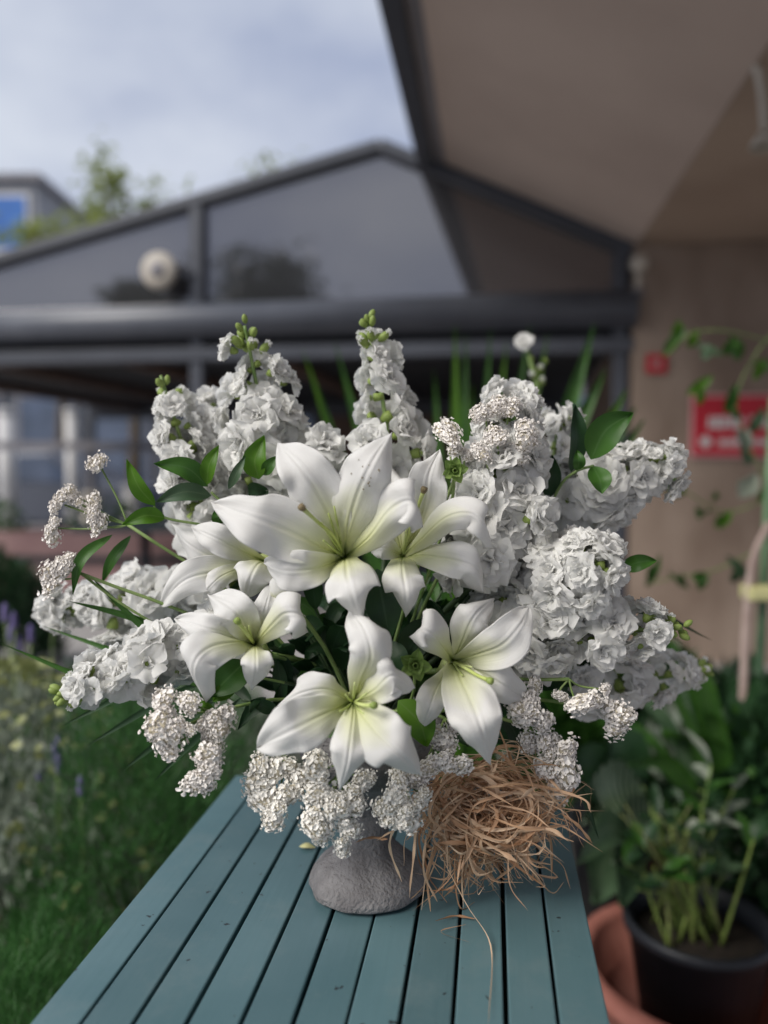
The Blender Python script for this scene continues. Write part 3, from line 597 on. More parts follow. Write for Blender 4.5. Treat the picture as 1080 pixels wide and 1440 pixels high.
def lily(label, d, throat, petals, pist=None, fil=(), seed=0):
    th = W(throat[0], throat[1], d + throat[2]); o = thing('lily_flower', th, label, 'lily', 'white lilies of the bouquet')
    for k, (pts, wd, kw) in enumerate(petals):
        P = [th] + [W(x, y, d + q) for x, y, q in pts[:-1]] + [W(pts[-1][0], pts[-1][1], d + pts[-1][2] + .012)]
        dirv = (P[-1] - P[0]); side = dirv.cross(-FWD)
        if side.length < 1e-4: side = RIGHT.copy()
        side.normalize(); b = MB()
        rl = kw.get('roll', 0.0)
        if rl: side = (Matrix.Rotation(rad(rl), 3, dirv.normalized()) @ side)
        surface(b, P, side, wd * .87 * d / FPX, 32, 33, kw.get('cup', .10), kw.get('ruffle', .065), kw.get('rf', 2.2), kw.get('rib', .022), 'petal', seed * 10 + k, kw.get('curl', -.16), kw.get('bw', .26))
        po = b.obj('petal', M['lily'], o); solid(po, .0007)
        if kw.get('specks'):
            rq = random.Random(2); sp_ = MB()
            for _ in range(14):
                q = Vector(b.v[rq.randint(16, 22) * 33 + rq.randint(6, 26)]) + Vector((rq.gauss(0, .001), -.0009, rq.gauss(0, .001))); e_ = rq.uniform(.0005, .0011)
                sp_.lathe(q - ZZ * e_, [(.0001, 0), (e_, e_), (.0001, e_ * 2)], 6)
            sp_.obj('pollen_specks', M['stigma'], po)
    if pist:
        P = catmull([th] + [W(x, y, d + q) for x, y, q in pist], 10); b = MB(); b.tube(P, [.0017] * 8 + [.002, .0024], 8); sty = b.obj('style', M['pistil'], o)
        b = MB(); t = P[-1]; q = (P[-1] - P[-2]).normalized()
        b.tube([t - q * .001, t + q * .002, t + q * .005, t + q * .006], [.0022, .0035, .0033, .001], 9); b.obj('stigma', M['stigma'] if seed in (1, 2) else M['calyx'], sty)
    for (x, y, q) in fil:
        b = MB(); e = W(x, y, d + q); mid_ = lerp(th, e, .5) + Vector((0, -.004, 0)); b.tube(catmull([th, mid_, e], 8), [lerp(.0016, .0008, i / 7) for i in range(8)], 6); b.obj('filament', M['filament'], o)
    # green tube and stem into the vase
    b = MB(); bk = th + (th - W(throat[0], throat[1], d - .1)).normalized() * .035 + (VC - th).normalized() * .02
    b.tube(catmull([th + (th - bk) * .05, lerp(th, bk, .5), bk], 6), [.010, .0095, .008, .006, .0045, .0035], 10); b.obj('flower_tube', M['filament'], o)
    b = MB(); b.tube(catmull([bk, lerp(bk, VC, .5) + Vector((0, .03, .01)), VC - ZZ * .03], 10), .0032, 7); b.obj('stem', M['stem'], o)
    return o
K = dict
lily('largest white lily with green throat, wide open at the bouquet centre', .735, (484, 784, .04), [
    ([(472, 745, .005), (448, 695, -.012), (420, 655, -.018), (390, 622, 0)], 86, K(cup=.12, roll=-6)),
    ([(490, 740, .005), (505, 690, -.02), (524, 650, -.03), (550, 611, -.012)], 84, K(cup=-.12, ruffle=.03, specks=1)),
    ([(450, 768, 0), (400, 745, -.02), (350, 726, -.032), (298, 706, -.012)], 92, K(cup=.13, ruffle=.06)),
    ([(455, 796, 0), (425, 802, -.012), (396, 802, -.012), (371, 792, .004)], 66, K(cup=.12)),
    ([(487, 796, -.008), (490, 815, -.035), (496, 838, -.046), (507, 869, -.032)], 86, K(cup=-.16, bw=.45, ruffle=.04)),
    ([(520, 755, 0), (552, 715, -.03), (580, 706, -.045), (592, 742, -.025)], 74, K(cup=-.12, ruffle=.03))],
    [(470, 755, 0), (448, 735, -.025), (427, 716, -.04)], [(452, 735, -.02), (462, 722, -.01), (470, 712, -.01), (455, 760, -.015)], 1)
lily('white lily right of the largest one, with brown stigma and drooping petals', .765, (566, 782, .035), [
    ([(585, 745, .012), (598, 700, -.002), (604, 665, -.004), (618, 632, .018)], 66, K(cup=.16, rib=.03)),
    ([(590, 762, 0), (628, 728, -.024), (662, 722, -.032), (680, 740, -.03), (693, 771, -.016)], 50, K(cup=-.14)),
    ([(565, 795, -.01), (567, 812, -.028), (571, 836, -.034), (570, 861, -.02)], 68, K(cup=-.12, bw=.5)),
    ([(600, 782, -.004), (640, 788, -.02), (670, 800, -.018), (679, 832, .004)], 60, K(cup=-.1)),
    ([(558, 745, .03), (552, 700, .028), (545, 650, .04)], 62, K()),
    ([(552, 775, .02), (535, 770, .015), (522, 778, .02)], 40, K())],
    [(575, 750, .01), (586, 718, -.008), (595, 692, -.018)], [(572, 742, .005), (580, 735, .005), (600, 745, -.005)], 2)
lily('white lily turned sideways at the left, behind the largest one', .80, (372, 790, .03), [
    ([(335, 772, .0), (300, 755, -.012), (268, 741, 0)], 50, K(cup=.1)),
    ([(320, 790, .02), (270, 768, .012), (243, 738, .025)], 54, K(cup=-.1)),
    ([(315, 802, .012), (262, 815, .002), (224, 852, .02)], 58, K(cup=.1)),
    ([(320, 806, .004), (298, 822, -.004), (286, 842, .008)], 36, K(cup=-.1)),
    ([(362, 796, -.02), (352, 815, -.032), (346, 842, -.018)], 62, K(cup=-.12, bw=.5)),
    ([(392, 796, .01), (398, 812, .01), (405, 838, .02)], 38, K())], None, (), 3)
lily('lower left white lily with a drooping pale petal above the dried blossoms', .745, (358, 906, .03), [
    ([(345, 880, .002), (325, 855, -.008), (292, 836, .008)], 66, K(cup=.12)),
    ([(366, 880, .01), (374, 852, .006), (382, 822, .018)], 48, K()),
    ([(378, 885, -.008), (402, 862, -.03), (420, 866, -.03), (431, 890, -.014)], 62, K(cup=-.12)),
    ([(325, 892, 0), (285, 882, -.012), (245, 870, .006)], 50, K(cup=.12, ruffle=.08)),
    ([(330, 905, -.008), (292, 912, -.03), (274, 938, -.035), (291, 986, -.01)], 66, K(cup=-.14)),
    ([(360, 920, -.012), (360, 942, -.022), (354, 969, -.004)], 50, K(cup=-.1, bw=.4, ruffle=.09))],
    [(350, 895, -.006), (343, 885, -.016), (336, 876, -.02)], [(345, 883, -.01), (350, 880, -.01)], 4)
lily('lowest white lily at the front centre, star shaped with dark green throat', .70, (497, 987, .03), [
    ([(508, 955, .002), (522, 920, -.016), (512, 885, -.014), (490, 858, .01)], 68, K(cup=-.12, ruffle=.07)),
    ([(528, 970, -.006), (552, 950, -.018), (582, 968, -.004)], 62, K(cup=-.08, ruffle=.13, rf=3)),
    ([(512, 1008, -.012), (540, 1040, -.034), (565, 1062, -.036), (590, 1090, -.012)], 84, K(cup=-.1, bw=.4)),
    ([(496, 1010, -.01), (492, 1045, -.03), (488, 1075, -.03), (478, 1108, -.012)], 62, K(cup=-.14, rib=.03)),
    ([(465, 1000, -.006), (425, 1020, -.026), (395, 1035, -.026), (362, 1052, -.006)], 84, K(cup=.1, ruffle=.04)),
    ([(465, 970, .004), (430, 972, .004), (392, 992, .02)], 54, K(cup=-.08, ruffle=.12, rf=3))],
    [(505, 990, -.01), (514, 992, -.022), (523, 992, -.03)], [(499, 960, -.008), (486, 977, -.012), (478, 1000, -.012), (512, 1004, -.014), (491, 1010, -.012), (515, 975, -.01)], 5)
lily('right hand white lily opening sideways above the straw bundle', .735, (637, 930, .05), [
    ([(652, 898, .03), (668, 864, .012), (694, 843, .03)], 60, K(cup=-.1)),
    ([(620, 905, .01), (600, 886, -.014), (577, 896, -.016)], 62, K(cup=-.18, ruffle=.03)),
    ([(668, 922, .02), (705, 908, .0), (732, 880, -.002), (746, 852, .016)], 72, K(cup=.14, ruffle=.07, rf=1.6)),
    ([(675, 945, .02), (710, 965, .012), (743, 985, .03)], 66, K(cup=.06)),
    ([(648, 955, .0), (665, 990, -.03), (678, 1028, -.04), (689, 1073, -.014)], 82, K(cup=.06, bw=.5)),
    ([(615, 965, .012), (604, 995, -.006), (594, 1026, .006)], 48, K(cup=-.14))],
    [(655, 940, .005), (672, 950, -.012), (686, 956, -.02)], [(650, 950, 0), (664, 938, 0)], 6)
# a closed lily bud
def lbud(label, px, py, d, tx, ty, r):
    p = W(px, py, d); t = W(tx, ty, d - .01); o = thing('lily_bud', p, label, 'lily bud'); b = MB()
    P = [lerp(p, t, i / 9) for i in range(10)]; b.tube(P, [r * (.25 + .75 * math.sin(math.pi * (i / 9) ** .8) ** .8) * (1 if i < 9 else .1) for i in range(10)], 9); b.obj('bud', M['lily'], o)
    b = MB(); b.tube(catmull([p, lerp(p, VC, .5) + Vector((0, .02, 0)), VC - ZZ * .03], 8), .0026, 6); b.obj('stem', M['stem'], o)
lbud('short half hidden white lily bud between the left lilies', 402, 838, .77, 385, 812, .012)

# ------------------------------------------------------------------ stock florets (a few shared meshes)
def small_petal(b, az, el0, el1, Ln, Wd, rr, nu=7, nv=9, crump=.12):
    ca, sa = math.cos(az), math.sin(az); P = []; U = []; r = .0; z = 0; ph = rr.uniform(0, 6); ph3 = rr.uniform(0, 6); tw = rr.uniform(-.35, .35); bend = rr.uniform(-.5, .5)
    notch = rr.uniform(0, .18)
    for i in range(nu):
        s = i / (nu - 1); el = lerp(el0, el1, s ** 1.3)
        if i: r += math.cos(el) * Ln / (nu - 1); z += math.sin(el) * Ln / (nu - 1)
        wv = Wd * (.16 + .84 * sst(0, .62, s)) * (1 - .42 * sst(.72, 1.05, s))
        for j in range(nv):
            v = j / (nv - 1) * 2 - 1; ext = -(abs(v) ** 2.4) * .22 * Ln * sst(.5, 1, s) - notch * Ln * max(0, 1 - abs(v) * 3) * sst(.7, 1, s)
            up = crump * Wd * s * (math.sin(v * 3.6 + ph + s * 2) * .8 + math.sin(v * 7.5 + ph3 + s * 3) * .45) + .10 * Wd * s * mnoise.noise(Vector((v * 2 + ph, s * 3, ph3))) + .25 * Wd * v * v * bend + tw * v * wv * s
            nx, nz_ = -math.sin(el), math.cos(el)
            rad_ = r + ext * math.cos(el) + nx * up; zz_ = z + ext * math.sin(el) + nz_ * up; x = v * wv
            P.append((ca * rad_ - sa * x, sa * rad_ + ca * x, zz_)); U.append((s, (v + 1) / 2))
    b.add(P, [(i * nv + j, i * nv + j + 1, (i + 1) * nv + j + 1, (i + 1) * nv + j) for i in range(nu - 1) for j in range(nv - 1)], U)
def calyx(b, Rr, ln):
    b.tube([(0, 0, -ln), (0, 0, -ln * .6), (0, 0, -ln * .1), (0, 0, .001)], [Rr * .10, Rr * .2, Rr * .22, Rr * .16], 7)
def floret_double(seed):
    rr = random.Random(seed); b = MB(); Rr = 1.0
    for (cnt, e0, e1, ln, wd, cr) in ((6, 58, -20, 1.12, .60, .17), (6, 70, 6, .98, .56, .22), (5, 80, 34, .80, .48, .28), (4, 90, 60, .58, .36, .34)):
        a0 = rr.uniform(0, 6)
        for k in range(cnt): small_petal(b, a0 + k * 2 * math.pi / cnt + rr.uniform(-.25, .25), rad(e0 + rr.uniform(-12, 12)), rad(e1 + rr.uniform(-24, 24)), ln * rr.uniform(.75, 1.15), wd * rr.uniform(.75, 1.2), rr, crump=cr)
    b.cur = 1; calyx(b, 1.0, .42); return b.mesh('floret', [M['stock'], M['calyx']])
def floret_single(seed):
    rr = random.Random(seed); b = MB(); a0 = rr.uniform(0, 6)
    for k in range(5): small_petal(b, a0 + k * 2 * math.pi / 5 + rr.uniform(-.2, .2), rad(70), rad(-8 + rr.uniform(-20, 14)), 1.0 * rr.uniform(.9, 1.1), .50, rr, crump=.12)
    for k in range(3): small_petal(b, a0 + k * 2.1, rad(85), rad(50), .5, .26, rr, crump=.3)
    b.cur = 1; calyx(b, 1.0, .5)
    b.lathe((0, 0, .05), [(.13, 0), (.15, .08), (.08, .16), (.001, .18)], 8); return b.mesh('floret', [M['stock'], M['calyx']])
def floret_bud(seed, white):
    rr = random.Random(seed); b = MB(); b.lathe((0, 0, 0), [(.05, -.5), (.26, -.3), (.36, .0), (.33, .35), (.18, .6), (.02, .7)], 9); b.cur = 1
    if white:
        for k in range(5): small_petal(b, k * 1.256, rad(88), rad(72 + rr.uniform(-20, 10)), .95, .3, rr, crump=.25)
    return b.mesh('bud', [M['calyx'], M['stock']])
FD = [floret_double(s) for s in range(12)]; FS = [floret_single(s + 50) for s in range(4)]; FBW = [floret_bud(s + 80, True) for s in range(3)]; FBG = [floret_bud(s + 90, False) for s in range(2)]

def stock(label, path, n, body, fr, seed, buds=6, tipw=.55, single=.15, gap=None, stemvis=True):
    n = int(n * .84); rr = random.Random(seed); P = [W(*p) for p in path]; o = thing('stock_flower', P[0], label, 'stock flower', 'white stock stems of the bouquet')
    C = catmull(P, 40); d = path[0][2]; u = d / FPX
    b = MB(); b.tube(C, [lerp(.0036, .0018, i / 39) for i in range(40)], 7); b.obj('stem', M['stem'], o)
    b = MB(); b.tube(catmull([C[0], lerp(C[0], VC, .5) + Vector((0, .02, .01)), VC - ZZ * .03], 10), .0034, 6); b.obj('lower_stem', M['dstem'], o)
    tot = n + buds
    for i in range(tot):
        tf = .87 if buds else 1.0
        t = (i + .5) / n * tf if i < n else tf + (1 - tf) * (i - n + .5) / buds; k = min(int(t * 39), 38); c = C[k].lerp(C[k + 1], t * 39 - k); tg = (C[k + 1] - C[k]).normalized()
        e1_ = tg.orthogonal().normalized(); e2_ = tg.cross(e1_); a = i * 2.39996 + rr.uniform(-.3, .3)
        rd = e1_ * math.cos(a) + e2_ * math.sin(a)
        if gap and gap[0] < t < gap[1] and rd.dot(-FWD) > gap[2]: continue
        isbud = i >= n; tt = i / max(1, n)
        rb = (body * u) * lerp(1, tipw, sst(.35, 1, tt)) if not isbud else body * u * lerp(.34, .12, (i - n) / max(1, buds))
        lean = lerp(.1, .45, tt) if not isbud else lerp(.6, 1.6, (i - n) / max(1, buds))
        pos = c + rd * rb * (rr.choice((rr.uniform(.15, .45), rr.uniform(.45, .9))) if not isbud else rr.uniform(.6, .95)) + tg * rr.uniform(-.009, .009); dirn = (rd + tg * lean + Vector((rr.gauss(0, .16), rr.gauss(0, .16), rr.gauss(0, .16)))).normalized()
        sc = 1.3 * fr * u * (lerp(1.1, .68, sst(.4, 1, tt)) * rr.uniform(.72, 1.16) if not isbud else lerp(.48, .3, (i - n) / max(1, buds)))
        me = (rr.choice(FS) if rr.random() < single else rr.choice(FD)) if not isbud else (rr.choice(FBW) if (i - n) < buds * .45 else rr.choice(FBG))
        inst('floret' if not isbud else 'bud', me, o, frame(pos, dirn, rr.uniform(0, 6.28), sc))
    if not buds:
        tg = (C[-1] - C[-3]).normalized()
        for k in range(4):
            q = Vector((rr.gauss(0, .55), rr.gauss(0, .55), rr.gauss(0, .55))); inst('floret', rr.choice(FD), o, frame(C[-1] + q * .012 * (k > 0), tg + q, rr.uniform(0, 6), fr * u * rr.uniform(.8, 1.05)))
    return o
stock('white stock spike at the upper left, shorter and rounder than its neighbour', [(305, 770, .92), (268, 660, .90), (226, 528, .90)], 38, 56, 28, 1, 4, .45)
stock('white stock spike half hidden behind the upper left spike', [(335, 770, .95), (315, 680, .95), (296, 585, .95)], 26, 46, 27, 2, 0, .7)
stock('white stock spike with green buds at its tip, upper left centre', [(425, 700, .91), (374, 590, .89), (344, 458, .875)], 44, 74, 28, 3, 14, .4, gap=(.6, .88, .8))
stock('tallest white stock spike standing at the top centre of the bouquet', [(550, 720, .91), (542, 590, .89), (515, 442, .88)], 36, 58, 27, 4, 12, .5, .25, gap=(.45, .8, .72))
stock('broad white stock cluster right of the centre lilies', [(690, 800, .84), (704, 690, .82), (732, 560, .88)], 70, 78, 31, 5, 0, .5, .06)
stock('white stock spike with curled blossoms behind the broad right cluster', [(775, 720, .93), (778, 650, .93), (786, 590, .94)], 14, 30, 24, 6, 0, .6)
stock('white stock spike reaching far right beside the broad green leaf', [(770, 730, .92), (855, 692, .90), (938, 650, .885)], 44, 52, 28, 7, 0, .75)
stock('dense round white stock head at the right, between two longer spikes', [(735, 855, .87), (795, 820, .81), (845, 790, .755)], 52, 64, 29, 8, 0, .75, .05)
stock('white stock spike with yellow green buds pointing right', [(700, 885, .84), (820, 888, .80), (960, 884, .785)], 44, 52, 29, 9, 15, .5, .3)
stock('shaded drooping white stock spike at the lower right', [(790, 930, .91), (890, 955, .93), (1000, 942, .98)], 30, 48, 28, 10, 14, .45, .3)
stock('white stock spike with green buds pointing to the lower left', [(320, 890, .83), (195, 938, .785), (78, 980, .77)], 40, 50, 28, 11, 20, .5, .4)
stock('pale white stock spike lying to the left behind the dried blossoms', [(330, 830, .93), (190, 848, .95), (72, 858, .955)], 46, 48, 27, 12, 0, .8)

# ------------------------------------------------------------------ statice (dried papery blossoms)
def statice_head(seed, mats):
    rr = random.Random(seed); b = MB(); b.cur = 1
    b.lathe((0, 0, 0), [(.02, -.55), (.22, -.4), (.62, -.15), (.72, .05), (.5, .3), (.02, .42)], 12); b.cur = 0
    N = 70
    for i in range(N):
        y = 1 - (i + .5) / N * 1.35; a = i * 2.39996; r = math.sqrt(max(0, 1 - y * y)); n = Vector((math.cos(a) * r, math.sin(a) * r, y))
        lump = 1 + .55 * mnoise.noise(n * 1.7 + Vector((seed * 3.3, 0, 0))) + .3 * mnoise.noise(n * 4.2 + Vector((seed * 3.3, 5, 0)))
        p = Vector((n.x * .84, n.y * .84, n.z * .6)) * lump * rr.uniform(.86, 1.14); d = (n + Vector((rr.gauss(0, .3), rr.gauss(0, .3), rr.gauss(0, .3)))).normalized()
        s = d.orthogonal().normalized(); q = d.cross(s); fr_ = rr.uniform(.1, .24); dp = rr.uniform(.04, .12); V = [p - d * dp]; K2 = 7; ph = rr.uniform(0, 6)
        for k in range(K2):
            an = ph + k * 2 * math.pi / K2; rk = fr_ * rr.uniform(.55, 1.35); V.append(p + (s * math.cos(an) + q * math.sin(an)) * rk + d * rr.uniform(-.03, .09))
        b.add(V, [(0, 1 + k, 1 + (k + 1) % K2) for k in range(K2)])
        if rr.random() < .5:
            V = [p + d * .02]; 
            for k in range(4): an = ph + k * 1.571; V.append(p + (s * math.cos(an) + q * math.sin(an)) * fr_ * .55 + d * rr.uniform(.05, .12))
            b.add(V, [(0, 1 + k, 1 + (k + 1) % 4) for k in range(4)])
    return b.mesh('blossom_head', mats, smooth=False)
SH = [statice_head(s, [M['statice'], M['statice_core']]) for s in range(4)]; SH2 = [statice_head(s + 20, [M['statice2'], M['statice_core']]) for s in range(4)]
def statice(label, heads, join, seed, kind=0):
    """heads: (px,py,depth,radius px, tilt x, tilt y, stretch) ; join: where the short stems meet"""
    rr = random.Random(seed); j = W(*join); o = thing('statice_sprig', j, label, 'dried flower', 'papery statice sprigs of the bouquet')
    for h in heads:
        px, py, d, r = h[:4]; p = W(px, py, d); u = d / FPX; out = (p - j)
        out = out.normalized() * .55 - FWD * .75 + ZZ * .15 if len(h) < 7 else Vector(h[6])
        st = h[4] if len(h) > 4 else 1.0; ang = rad(h[5]) if len(h) > 5 else rr.uniform(0, 6)
        st *= rr.uniform(.85, 1.35)
        # long axis in the picture plane at angle ang
        la = RIGHT * math.cos(ang) + UPV * math.sin(ang); z = out.normalized(); la = (la - z * la.dot(z)).normalized(); y = z.cross(la)
        Mx = Matrix((la * st, y, z)).transposed().to_4x4(); Mx = Matrix.Translation(p) @ Mx @ Matrix.Scale(r * u, 4)
        for q in range(3):
            off = (la * rr.uniform(-.6, .6) * st + y * rr.uniform(-.55, .55) + z * rr.uniform(-.3, .2)) * r * u
            inst('blossom_head', rr.choice(SH2 if kind else SH), o, Matrix.Translation(off) @ Mx @ Matrix.Rotation(rr.uniform(-.5, .5), 4, 'X') @ Matrix.Scale(rr.uniform(.6, .85), 4))
        b = MB(); e = p - z * r * u * .45; b.tube(catmull([j, lerp(j, e, .5) + Vector((rr.uniform(-.004, .004), .004, -.003)), e], 7), [.0011] * 7, 5); b.obj('stalk', M['stem'], o)
    b = MB(); b.tube(catmull([j, lerp(j, VC, .5) + Vector((0, .02, .01)), VC - ZZ * .03], 10), .002, 6); b.obj('stem', M['stem'], o)
statice('dusky pink white statice sprig above the broad right stock cluster', [(683, 578, .80, 19), (716, 572, .81, 18), (738, 612, .79, 22), (700, 618, .78, 20), (682, 640, .775, 17), (722, 640, .79, 16)], (700, 680, .81), 1)
statice('single drooping statice head beside the small green rosette', [(632, 612, .79, 18, 1.3, 110), (645, 628, .79, 15), (655, 642, .79, 11)], (642, 668, .79), 2)
statice('cream statice sprig reaching out at the far left', [(137, 650, .82, 15, 1.35, 80), (97, 690, .82, 16), (85, 708, .82, 15), (108, 706, .82, 13), (72, 742, .82, 14, 1.3, 60), (130, 715, .81, 14, 1.4, 100), (135, 738, .81, 14, 1.2, 100)], (180, 738, .82), 3)
statice('small cream statice pair at the left below the thin leaves', [(100, 790, .80, 17, 1.4, 20), (72, 815, .80, 20, 1.3, 40), (88, 800, .80, 16)], (112, 806, .81), 4)
statice('white statice sprig hanging at the lower left of the bouquet', [(226, 1000, .74, 27), (263, 985, .735, 16), (222, 1035, .74, 17), (255, 1022, .735, 15), (243, 1052, .735, 24, 1.3, -40), (298, 1072, .73, 22, 1.2, -30), (276, 1090, .73, 22, 1.2, 30), (287, 1098, .73, 20), (318, 1015, .74, 22), (300, 1045, .75, 18), (285, 1015, .75, 14)], (300, 1000, .77), 5)
statice('white statice tuft with green sepals at the table edge left of the vase', [(378, 1085, .745, 24), (365, 1120, .745, 24), (405, 1120, .74, 26), (385, 1138, .74, 22), (415, 1092, .75, 20)], (400, 1060, .78), 6, 1)
statice('white statice cluster hanging in front of the vase neck', [(436, 1085, .735, 26), (458, 1108, .73, 24), (444, 1148, .73, 24), (470, 1140, .725, 22), (458, 1172, .73, 20), (490, 1122, .73, 19), (484, 1190, .735, 17), (496, 1158, .735, 19), (512, 1100, .735, 17), (505, 1132, .735, 16)], (480, 1070, .77), 7, 1)
statice('white statice cluster between the vase and the straw bundle', [(540, 1128, .73, 18), (562, 1112, .73, 22), (560, 1155, .735, 18), (582, 1148, .73, 22), (592, 1118, .73, 19), (568, 1088, .74, 15)], (560, 1080, .77), 8, 1)
statice('greyish statice tuft peeping out between the two lowest lilies', [(625, 1040, .75, 22), (605, 1070, .74, 20), (640, 1070, .745, 22), (590, 1092, .74, 18), (650, 1020, .76, 16)], (625, 1010, .79), 9)
statice('statice tuft under the right hand lily', [(745, 985, .77, 22, 1.2, 80), (728, 1005, .765, 20), (760, 1005, .775, 20), (748, 965, .78, 12, 1.6, 80)], (730, 980, .80), 10)
statice('side view statice head with brown green back at the lower right', [(812, 992, .76, 24, 1.35, -25, (.35, -.25, -.85)), (786, 978, .765, 12), (848, 970, .77, 11)], (800, 955, .77), 11)
statice('round white statice ball at the lower right edge of the bouquet', [(868, 1014, .77, 26)], (850, 995, .785), 12)
statice('grey white statice sprig right of the straw bundle', [(775, 1050, .78, 20), (765, 1075, .775, 20), (795, 1065, .775, 20), (790, 1092, .775, 24, 1.3, -60), (745, 1045, .785, 16)], (740, 1020, .80), 13)

# ------------------------------------------------------------------ leaves
def leaf(o, base, tip, d0, d1, wd, m='leaf', bow=(0, 0), seed=0, cup=.16, nm='leaf', roll=0.0):
    a, c = W(*base, d0), W(*tip, d1); md = W((base[0] + tip[0]) / 2 + bow[0], (base[1] + tip[1]) / 2 + bow[1], (d0 + d1) / 2 - .008)
    dv = (c - a); side = dv.cross(-FWD).normalized()
    if roll: side = Matrix.Rotation(rad(roll), 3, dv.normalized()) @ side
    b = MB(); surface(b, [a, md, c], side, wd * (d0 + d1) / 2 / FPX, 14, 7, cup, .03, 1.5, 0, 'leaf', seed); return b.obj(nm, M[m], o)
def sprig(label, stem, leaves, m='leaf', r=.0015, name='leafy_sprig'):
    P = [W(*p) for p in stem]; o = thing(name, P[0], label, 'leaves', 'leafy sprigs of the bouquet')
    b = MB(); b.tube(catmull(P, 16), r, 6); b.obj('stem', M['stem'], o)
    b = MB(); b.tube(catmull([P[0], lerp(P[0], VC, .5) + Vector((0, .02, 0)), VC - ZZ * .03], 8), r * 1.2, 6); b.obj('lower_stem', M['dstem'], o)
    for i, l in enumerate(leaves): leaf(o, *l[:5], **dict(dict(m=m, seed=i), **(l[5] if len(l) > 5 else {})))
    return o
sprig('green sprig with curved leaves in front of the upper left stock', [(340, 760, .82), (318, 715, .82), (297, 692, .82)], [
    ((292, 684), (217, 652), .82, .80, 30, K(bow=(8, -10))), ((297, 697), (219, 706), .82, .80, 26, K(bow=(2, -10), m='leaf_grey')),
    ((291, 682), (308, 627), .815, .81, 22, K(bow=(-6, 0), m='leaf_lite')), ((321, 688), (345, 641), .82, .82, 14, K(m='leaf_grey')),
    ((364, 674), (372, 613), .83, .83, 34, K(bow=(-10, 4), m='leaf_lite')), ((369, 668), (388, 642), .83, .82, 18, K(m='leaf')), ((350, 700), (375, 690), .84, .84, 36, K(m='leaf_dark'))])
sprig('long green sprig reaching left between stock and dried blossoms', [(320, 745, .83), (279, 737, .82), (232, 728, .815), (216, 712, .815)], [
    ((218, 711), (179, 646), .815, .80, 24, K(bow=(-4, 6), m='leaf_lite')), ((233, 728), (172, 738), .815, .80, 24, K(bow=(2, -8), m='leaf_lite')), ((308, 738), (305, 716), .82, .82, 18, K())])
sprig('thin bladed sprig hanging at the far left', [(230, 885, .83), (165, 845, .82), (112, 805, .815)], [
    ((158, 752), (103, 836), .815, .80, 17, K(bow=(-16, -8), m='leaf')), ((184, 753), (144, 820), .83, .83, 16, K(bow=(-6, 0), m='leaf'))])
sprig('broad glossy leaf sprig at the right above the far spike', [(770, 720, .85), (790, 680, .84), (812, 662, .83), (835, 655, .83)], [
    ((831, 646), (889, 581), .83, .815, 46, K(bow=(-8, -8), m='leaf')), ((803, 664), (806, 568), .845, .84, 34, K(bow=(8, 0), m='leaf_dark', roll=30)),
    ((812, 662), (811, 634), .83, .825, 18, K(bow=(3, 0), m='leaf')), ((834, 655), (846, 694), .83, .815, 32, K(bow=(4, 0), m='leaf')), ((772, 700), (776, 640), .86, .86, 30, K(m='leaf_dark'))])
sprig('single pointed leaf sticking out right of the round stock head', [(840, 815, .85), (862, 806, .84), (880, 800, .84)], [((874, 800), (922, 788), .84, .83, 24, K(bow=(0, -3), m='leaf'))])
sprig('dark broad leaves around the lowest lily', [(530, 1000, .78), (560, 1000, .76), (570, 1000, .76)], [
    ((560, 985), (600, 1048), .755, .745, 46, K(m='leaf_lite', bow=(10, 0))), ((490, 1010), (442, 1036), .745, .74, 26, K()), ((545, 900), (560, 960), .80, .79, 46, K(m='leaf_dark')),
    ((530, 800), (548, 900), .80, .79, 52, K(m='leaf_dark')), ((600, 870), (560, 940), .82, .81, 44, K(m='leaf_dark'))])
sprig('green leaves under the lower left lily', [(400, 960, .79), (350, 950, .775), (330, 945, .77)], [
    ((345, 930), (296, 978), .765, .755, 46, K(m='leaf')), ((330, 960), (300, 985), .765, .76, 24, K(m='leaf_lite')), ((390, 1000), (352, 985), .79, .78, 20, K(m='leaf_dark')), ((300, 1000), (275, 985), .77, .77, 14, K(m='leaf_lite'))])
# small green rosettes
def rosette(label, px, py, d, r, seed, join):
    rr = random.Random(seed); c = W(px, py, d); o = thing('green_rosette', c, label, 'foliage', 'green leaf rosettes of the bouquet'); u = d / FPX * r
    for ring, (n_, el, ln) in enumerate(((5, 12, 1.0), (4, 40, .75), (4, 68, .5))):
        for k in range(n_):
            a = k * 6.283 / n_ + ring * .6 + rr.uniform(-.2, .2); dr = (RIGHT * math.cos(a) + UPV * math.sin(a)) * math.cos(rad(el)) - FWD * math.sin(rad(el))
            b = MB(); sd = dr.cross(-FWD).normalized(); surface(b, [c, c + dr * u * ln * .5 - FWD * u * .1, c + dr * u * ln], sd, u * .8 * (1 - ring * .15), 8, 5, .25, 0, 1, 0, 'leaf', k); b.obj('leaf', M['rosette'], o)
    b = MB(); b.tube(catmull([c, W(*join), VC - ZZ * .03], 10), .0016, 6); b.obj('stem', M['stem'], o)
rosette('small green rosette between the two lower lilies', 584, 934, .74, 24, 1, (575, 990, .78))
rosette('small green rosette on a thin stalk beside the drooping statice head', 639, 662, .77, 20, 2, (625, 740, .80))
